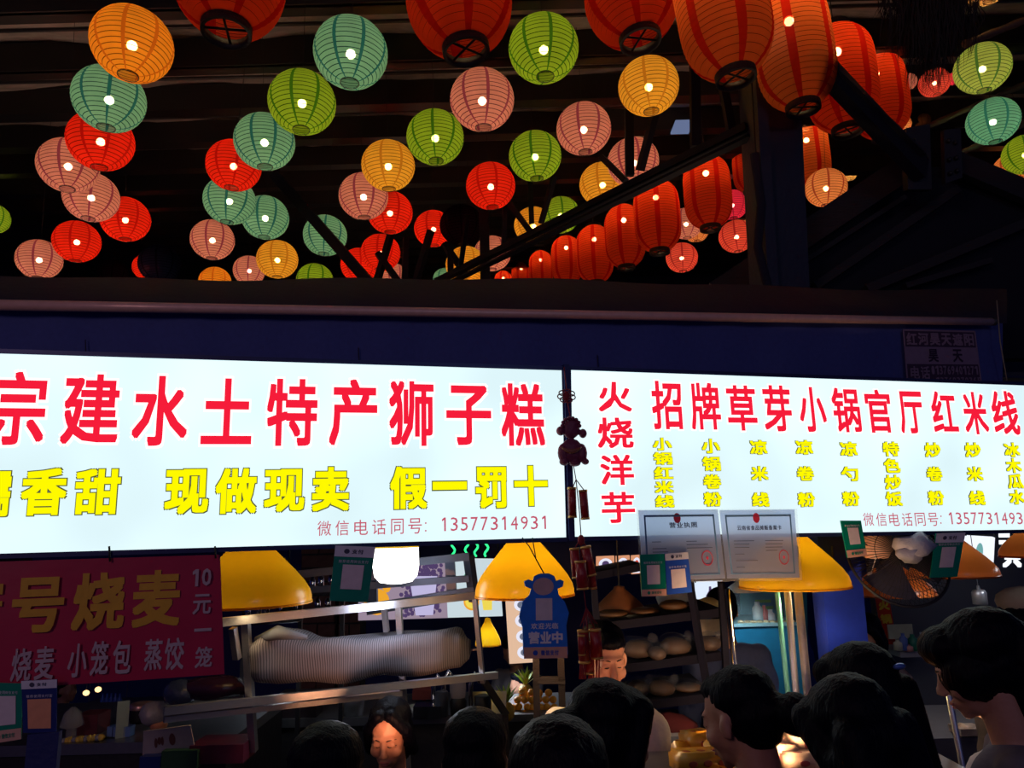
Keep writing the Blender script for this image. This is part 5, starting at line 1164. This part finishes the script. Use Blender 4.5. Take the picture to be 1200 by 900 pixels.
# ================================================================== PEOPLE
def puff(me, fn):
    n = len(me.vertices); co = np.empty(n * 3, dtype=np.float32); no = np.empty(n * 3, dtype=np.float32)
    me.vertices.foreach_get('co', co); me.vertex_normals.foreach_get('vector', no); co = co.reshape(-1, 3); no = no.reshape(-1, 3)
    co = co + no * fn(co[:, 0], co[:, 1], co[:, 2])[:, None]; me.vertices.foreach_set('co', co.ravel().astype(np.float32)); me.update()
def person(label, px, py, D, yaw=0., hp=0., hyaw=0., hair='short', shirt=(.02, .02, .03), sleeves=True, scale=1., voxel=.0105, face=False, ht=0., arms='down', skin=SKIN, extra=None, bodyoff=(0, 0, 0), group='shoppers seen from behind', female=False):
    """px,py,D: centre of the head.  local axes: +y is where the body faces"""
    hc = P(px, py, D); base = Vector((hc.x, hc.y, 0))
    t = thing('person', base, label, 'person', group)
    s = scale; hz = hc.z / s                                           # head-centre height in unscaled units
    HR = Matrix.Rotation(hyaw, 3, 'Z') @ Matrix.Rotation(-hp, 3, 'X') @ Matrix.Rotation(ht, 3, 'Y')
    nk = Vector((0, -.02, -.10)); H = lambda v: nk + HR @ (Vector(v) - nk)
    fl = -hz
    sw = .145 if female else .16
    b = MB()
    def he(c_, r_): b.ell(H(c_), r_, HR)
    he((0, -.012, .035), (.073, .09, .08)); he((0, .022, -.015), (.061, .064, .088)); he((0, .036, -.066), (.044, .045, .038)); he((0, .064, -.092), (.02, .017, .016))
    for sx in (-1, 1):
        he((sx * .035, .055, -.032), (.026, .023, .026)); he((sx * .030, .0735, .001), (.0165, .010, .0095)); he((sx * .0105, .0935, -.037), (.0085, .008, .0065)); he((sx * .077, -.005, -.012), (.008, .018, .028))
    he((0, .070, .022), (.048, .016, .011)); b.cap(H((0, .080, .008)), .0075, H((0, .100, -.030)), .0105)
    he((0, .084, -.0605), (.022, .009, .0055)); he((0, .082, -.070), (.019, .009, .006))
    b.cap(H((0, -.02, -.06)), .050, Vector((0, -.035, -.20)), .055)
    TB = [((0, -.025, -.34), (sw - .015, .10, .15)), ((0, -.015, -.52), (.120, .088, .15)), ((0, -.01, -.70), (.155 if female else .145, .10, .12))]
    for c_, r_ in TB: b.ell(Vector(c_), r_)
    kn = (fl + -.76) / 2 - .02
    LG = []
    for sx in (-1, 1):
        LG += [((sx * .08, -.01, -.74), .082, (sx * .085, .015, kn), .055), ((sx * .085, .015, kn), .055, (sx * .085, -.02, fl + .09), .036)]
        b.cap(Vector((sx * .085, -.02, fl + .045)), .036, Vector((sx * .095, .12, fl + .03)), .028)
    AR = []
    for sx in (-1, 1):
        sh = Vector((sx * sw, -.03, -.25)); el = Vector((sx * (sw + .05), .02, -.52)); wr = Vector((sx * .13, .24, -.50 - .03 * sx)) if arms == 'front' else Vector((sx * (sw + .06), .06, -.76))
        AR.append((sh, el, wr))
        b.cap(Vector((0, -.03, -.225)), .055, sh, .050); b.cap(sh, .048, el, .037); b.cap(el, .036, wr, .024)
        d = (wr - el).normalized(); side = Vector((-sx, 0, 0)); up = Vector((0, 0, 1)) if arms == 'front' else Vector((0, 1, 0))
        side = (side - d * side.dot(d)).normalized(); pc_ = wr + d * .05
        b.ell(pc_, (.036, .036, .020)); b.ell(wr + d * .085, (.034, .022, .016)); nrm = d.cross(side).normalized(); nrm = nrm if nrm.z < 0 else -nrm
        for i, L_ in enumerate((.068, .078, .072, .056)):
            o_ = pc_ + side * (.028 - .0185 * i) + d * .035; m1 = o_ + d * L_ * .55 + side * (.004 - .003 * i); m2 = m1 + (d * .6 + nrm * .6).normalized() * L_ * .5
            b.cap(o_, .0105, m1, .0098); b.cap(m1, .0098, m2, .009)
        tb = wr + d * .025 + side * .025; t1 = tb + (d * .6 + side * .75).normalized() * .035; b.cap(tb, .013, t1, .0105); b.cap(t1, .0105, t1 + (d * .9 + side * .2).normalized() * .028, .008)
    W = Matrix.Rotation(yaw, 4, 'Z') @ Matrix.Scale(s, 4)
    W = Matrix.Translation(Vector((0, 0, hc.z))) @ W
    body = link_mesh(remesh(b, voxel, 2, True), 'body', skin, t, W)
    c = MB(); g = .021
    for c_, r_ in TB: c.ell(Vector(c_), tuple(x + g for x in r_))
    for sh, el, wr in AR:
        c.cap(Vector((0, -.035, -.236)), .070, sh, .066); c.cap(sh, .049 + g, el if sleeves else sh.lerp(el, .6), .040 + g)
        if sleeves: c.cap(el, .038 + g, wr.lerp(el, .15), .028 + g)
    me = remesh(c, max(voxel, .009), 3)
    puff(me, lambda x, y, z_: .004 * np.sin(z_ * 46 + x * 22) + .003 * np.sin(x * 60 - z_ * 17))
    link_mesh(me, 'shirt', mat('shirt_%02d_%02d_%02d' % tuple(int(x * 99) for x in shirt), shirt, .85, bump=.2, bs=50), t, W)
    c = MB(); c.ell(Vector((0, -.01, -.74)), (.165, .115, .13))
    for p0, r0, p1, r1 in LG: c.cap(Vector(p0), r0 + .014, Vector(p1), r1 + .018)
    link_mesh(remesh(c, .014, 2), 'trousers', mat('dark_trousers', (.015, .016, .03), .85), t, W)
    c = MB()
    for sx in (-1, 1): c.cap(Vector((sx * .085, -.04, fl + .045)), .042, Vector((sx * .095, .13, fl + .036)), .034)
    link_mesh(remesh(c, .012, 2), 'shoes', BLK, t, W)
    # hair
    h = MB()
    def hh(c_, r_): h.ell(H(c_), r_, HR)
    if hair == 'bun': hh((0, -.024, .046), (.078, .091, .076)); hh((0, -.045, .0), (.076, .073, .075))
    else: hh((0, -.028, .050), (.084, .095, .078)); hh((0, -.045, .0), (.083, .078, .085))
    if hair == 'short': hh((0, .03, .082), (.062, .05, .035)); hh((0, -.06, -.05), (.062, .045, .045))
    if hair == 'crop': hh((0, .045, .075), (.055, .040, .030)); hh((0, -.05, -.03), (.07, .05, .05))
    if hair == 'parted':
        for sx in (-1, 1): h.cap(H((sx * .025, .045, .095)), .022, H((sx * .074, .030, .03)), .020); h.cap(H((sx * .074, .02, .03)), .022, H((sx * .082, -.02, -.07)), .024)
        hh((0, -.07, -.06), (.08, .05, .10))
    if hair in ('long', 'longfront', 'pony'):
        for sx in (-1, 1): h.cap(H((sx * .055, .03, .065)), .034, H((sx * .076, .0, -.05)), .024)
        hh((0, .035, .078), (.060, .045, .034))
    if hair in ('long', 'longfront'):
        for i in range(7): x = (i - 3) * .026; h.cap(H((x, -.07, 0)), .036, Vector((x * 1.25, -.115, -.42 + .03 * abs(i - 3))), .022)
        for sx in (-1, 1): h.cap(H((sx * .075, -.03, -.03)), .03, Vector((sx * .10, -.08, -.36)), .022)
    if hair == 'bun':
        hh((0, .03, .074), (.058, .042, .034)); hh((0, -.150, -.012), (.052, .048, .050)); h.cap(H((0, -.08, .01)), .05, H((0, -.13, -.005)), .035); hh((0, -.05, -.045), (.058, .045, .035))
    if hair == 'pony':
        pts = [(0, -.10, .03), (0, -.155, .01), (0, -.17, -.08), (0, -.155, -.20), (0, -.14, -.32)]
        for i in range(4): h.cap(H(pts[i]), (.035, .042, .045, .038)[i], H(pts[i + 1]), (.042, .045, .038, .018)[i])
    if hair == 'bigcap': hh((0, -.045, .055), (.092, .108, .080)); hh((0, .04, .07), (.075, .062, .052)); hh((0, .008, -.005), (.096, .082, .078)); hh((0, -.12, -.01), (.07, .06, .09)); h.cap(H((0, -.1, -.03)), .06, Vector((0, -.13, -.33)), .04)
    me = remesh(h, max(.006, voxel * .75), 3); cz = HR @ Vector((0, 0, 1))
    def strands(x, y, z_):
        an = np.arctan2(x, y + .04); return .0007 * np.sin(an * 46 + z_ * 14) + .0006 * np.sin(an * 83 + z_ * 31)
    puff(me, strands)
    hm = link_mesh(me, 'hair', HAIR, t, W)
    if face:
        f = MB()
        for sx in (-1, 1):
            f.tube([H((sx * (.014 + .0045 * i), .0835 - .0016 * abs(i - 2) * (1 if i < 3 else 2), -.0035 - .0016 * math.sin(i / 7 * math.pi))) for i in range(8)], [.0012, .0018, .002, .002, .002, .002, .0016, .001], 6)
        link_mesh_from(f, 'closed_eyelid_line', mat('lash_black', (.01, .007, .007), .6), t, W)
        f = MB()
        for sx in (-1, 1): f.tube([H((sx * (.012 + .005 * i), .0845 - .0012 * i - .0006 * i * i * .3, .0185 + .0035 * math.sin(i / 7 * math.pi))) for i in range(8)], [.0016, .0026, .0028, .0028, .0026, .0022, .0016, .001], 6)
        link_mesh_from(f, 'eyebrows', mat('brow_black', (.02, .013, .012), .8), t, W)
        f = MB(); f.ell(H((0, .0875, -.0605)), (.020, .0065, .0042), HR); f.ell(H((0, .0855, -.0695)), (.017, .0065, .0048), HR); link_mesh_from(f, 'lips', LIPS, t, W)
    if extra: extra(t, H, HR, W)
    return t
def link_mesh_from(mb, name, m, parent, W):
    me = bpy.data.meshes.new(name); me.from_pydata([tuple(v) for v in mb.v], [], mb.f); me.polygons.foreach_set('use_smooth', [True] * len(me.polygons)); me.update()
    return link_mesh(me, name, m, parent, W)
VS = 'stall workers'
person('woman vendor with centre parted black hair looking down beside the rack', 459, 855, 2.72, yaw=R(180), hp=R(16), hyaw=R(-6), hair='parted', shirt=(.03, .025, .035), voxel=.0055, face=True, group=VS, female=True, scale=.95)
person('vendor in cream shirt behind the firecrackers looking down', 705, 768, 2.76, yaw=R(180), hp=R(12), hyaw=R(14), hair='crop', shirt=(.72, .60, .50), voxel=.006, face=True, group=VS, scale=1.02)
person('distant worker in grey shirt bending behind the placard', 603, 758, 6.3, yaw=R(150), hp=R(25), hair='crop', shirt=(.16, .14, .16), group=VS, sleeves=False, scale=1.05, voxel=.013)
person('dark haired child in profile beside the pile of oranges', 611, 802, 5.55, yaw=R(95), hp=R(5), hair='crop', shirt=(.5, .6, .5), scale=.85, group=VS, voxel=.012)
person('worker in blue shirt seen from behind beyond the bread rack', 847, 712, 4.0, yaw=R(-10), hp=R(35), hair='crop', shirt=(.05, .07, .18), group=VS, voxel=.013)
person('distant worker in bright blue shirt inside the glass cabinet area', 917, 714, 6.8, yaw=R(180), hair='crop', shirt=(.03, .08, .5), group=VS, voxel=.012, scale=.95)
person('distant worker in pale grey shirt under the banner', 78, 808, 6.3, yaw=R(-100), hair='crop', shirt=(.25, .22, .22), group=VS, scale=.9, voxel=.013)
person('dark haired worker lit orange beside the red poster', 1018, 742, 4.3, yaw=R(120), hair='parted', hp=R(15), shirt=(.05, .03, .05), group=VS, scale=.95, voxel=.012)
person('person with a beige cap at the picture edge by the tin', 1205, 728, 2.9, yaw=R(-60), hair='crop', shirt=(.15, .12, .12), group=VS, voxel=.012,
       extra=lambda t, H, HR, W: (lambda f: (f.ell(H((0, -.02, .075)), (.092, .108, .060), HR), link_mesh_from(f, 'beige_cap', mat('beige_cap', (.45, .38, .25), .8), t, W)))(MB()))
# shoppers
person('shopper with rounded black hair lowest before the steel rack', 381, 916, 1.62, hair='short', shirt=(.015, .015, .025), hp=R(12))
person('shopper with cropped black hair beside the parted hair vendor', 557, 890, 1.90, hair='short', shirt=(.02, .02, .03), hp=R(8), scale=1.03)
def scrunchie(t, H, HR, W):
    f = MB(); f.tube([H((.03 * math.cos(a), -.155 + .03 * math.sin(a), -.10)) for a in [2 * math.pi * i / 14 for i in range(14)]], .014, 8, closed=True); link_mesh_from(f, 'scrunchie', mat('black_scrunchie', (.015, .012, .012), .7, bump=.6), t, W)
person('shopper with long black hair before the cream shirted vendor', 706, 860, 1.72, hair='pony', shirt=(.02, .02, .035), hp=R(10), hyaw=R(-30), yaw=R(-25), extra=scrunchie, female=True)
person('nearest shopper with broad dark hair below the placard', 655, 934, 1.18, hair='short', shirt=(.015, .015, .02), hp=R(8))
person('woman with a hair bun looking down at golden packages', 879, 838, 1.80, yaw=R(28), hp=R(16), hyaw=R(16), hair='bun', shirt=(.02, .018, .03), voxel=.008, female=True, face=True)
def clip(t, H, HR, W):
    f = MB(); f.ell(H((.03, -.12, .05)), (.02, .012, .008), HR); link_mesh_from(f, 'hair_clip', mat('blue_clip', (.1, .2, .6), .2, .5), t, W)
person('woman with clipped hair behind the long haired shopper', 1016, 812, 1.85, yaw=R(25), hp=R(15), hair='long', shirt=(.02, .018, .025), extra=clip, female=True)
person('long haired shopper in front looking at the cream packages', 1018, 862, 1.42, yaw=R(30), hp=R(28), hair='long', shirt=(.05, .04, .05), female=True, scale=.95)
def vest(t, H, HR, W):
    f = MB(); f.ell(Vector((0, .035, -.37)), (.062, .075, .17)); link_mesh(remesh(f, .01, 2), 'pale_inner_shirt', mat('cream_inner', (.75, .66, .62), .8), t, W)
person('woman in profile with voluminous dark hair and grey jacket over cream shirt', 1160, 776, 1.86, yaw=R(62), hp=R(22), hair='bigcap', shirt=(.12, .10, .13), voxel=.007, female=True, face=True, extra=vest)
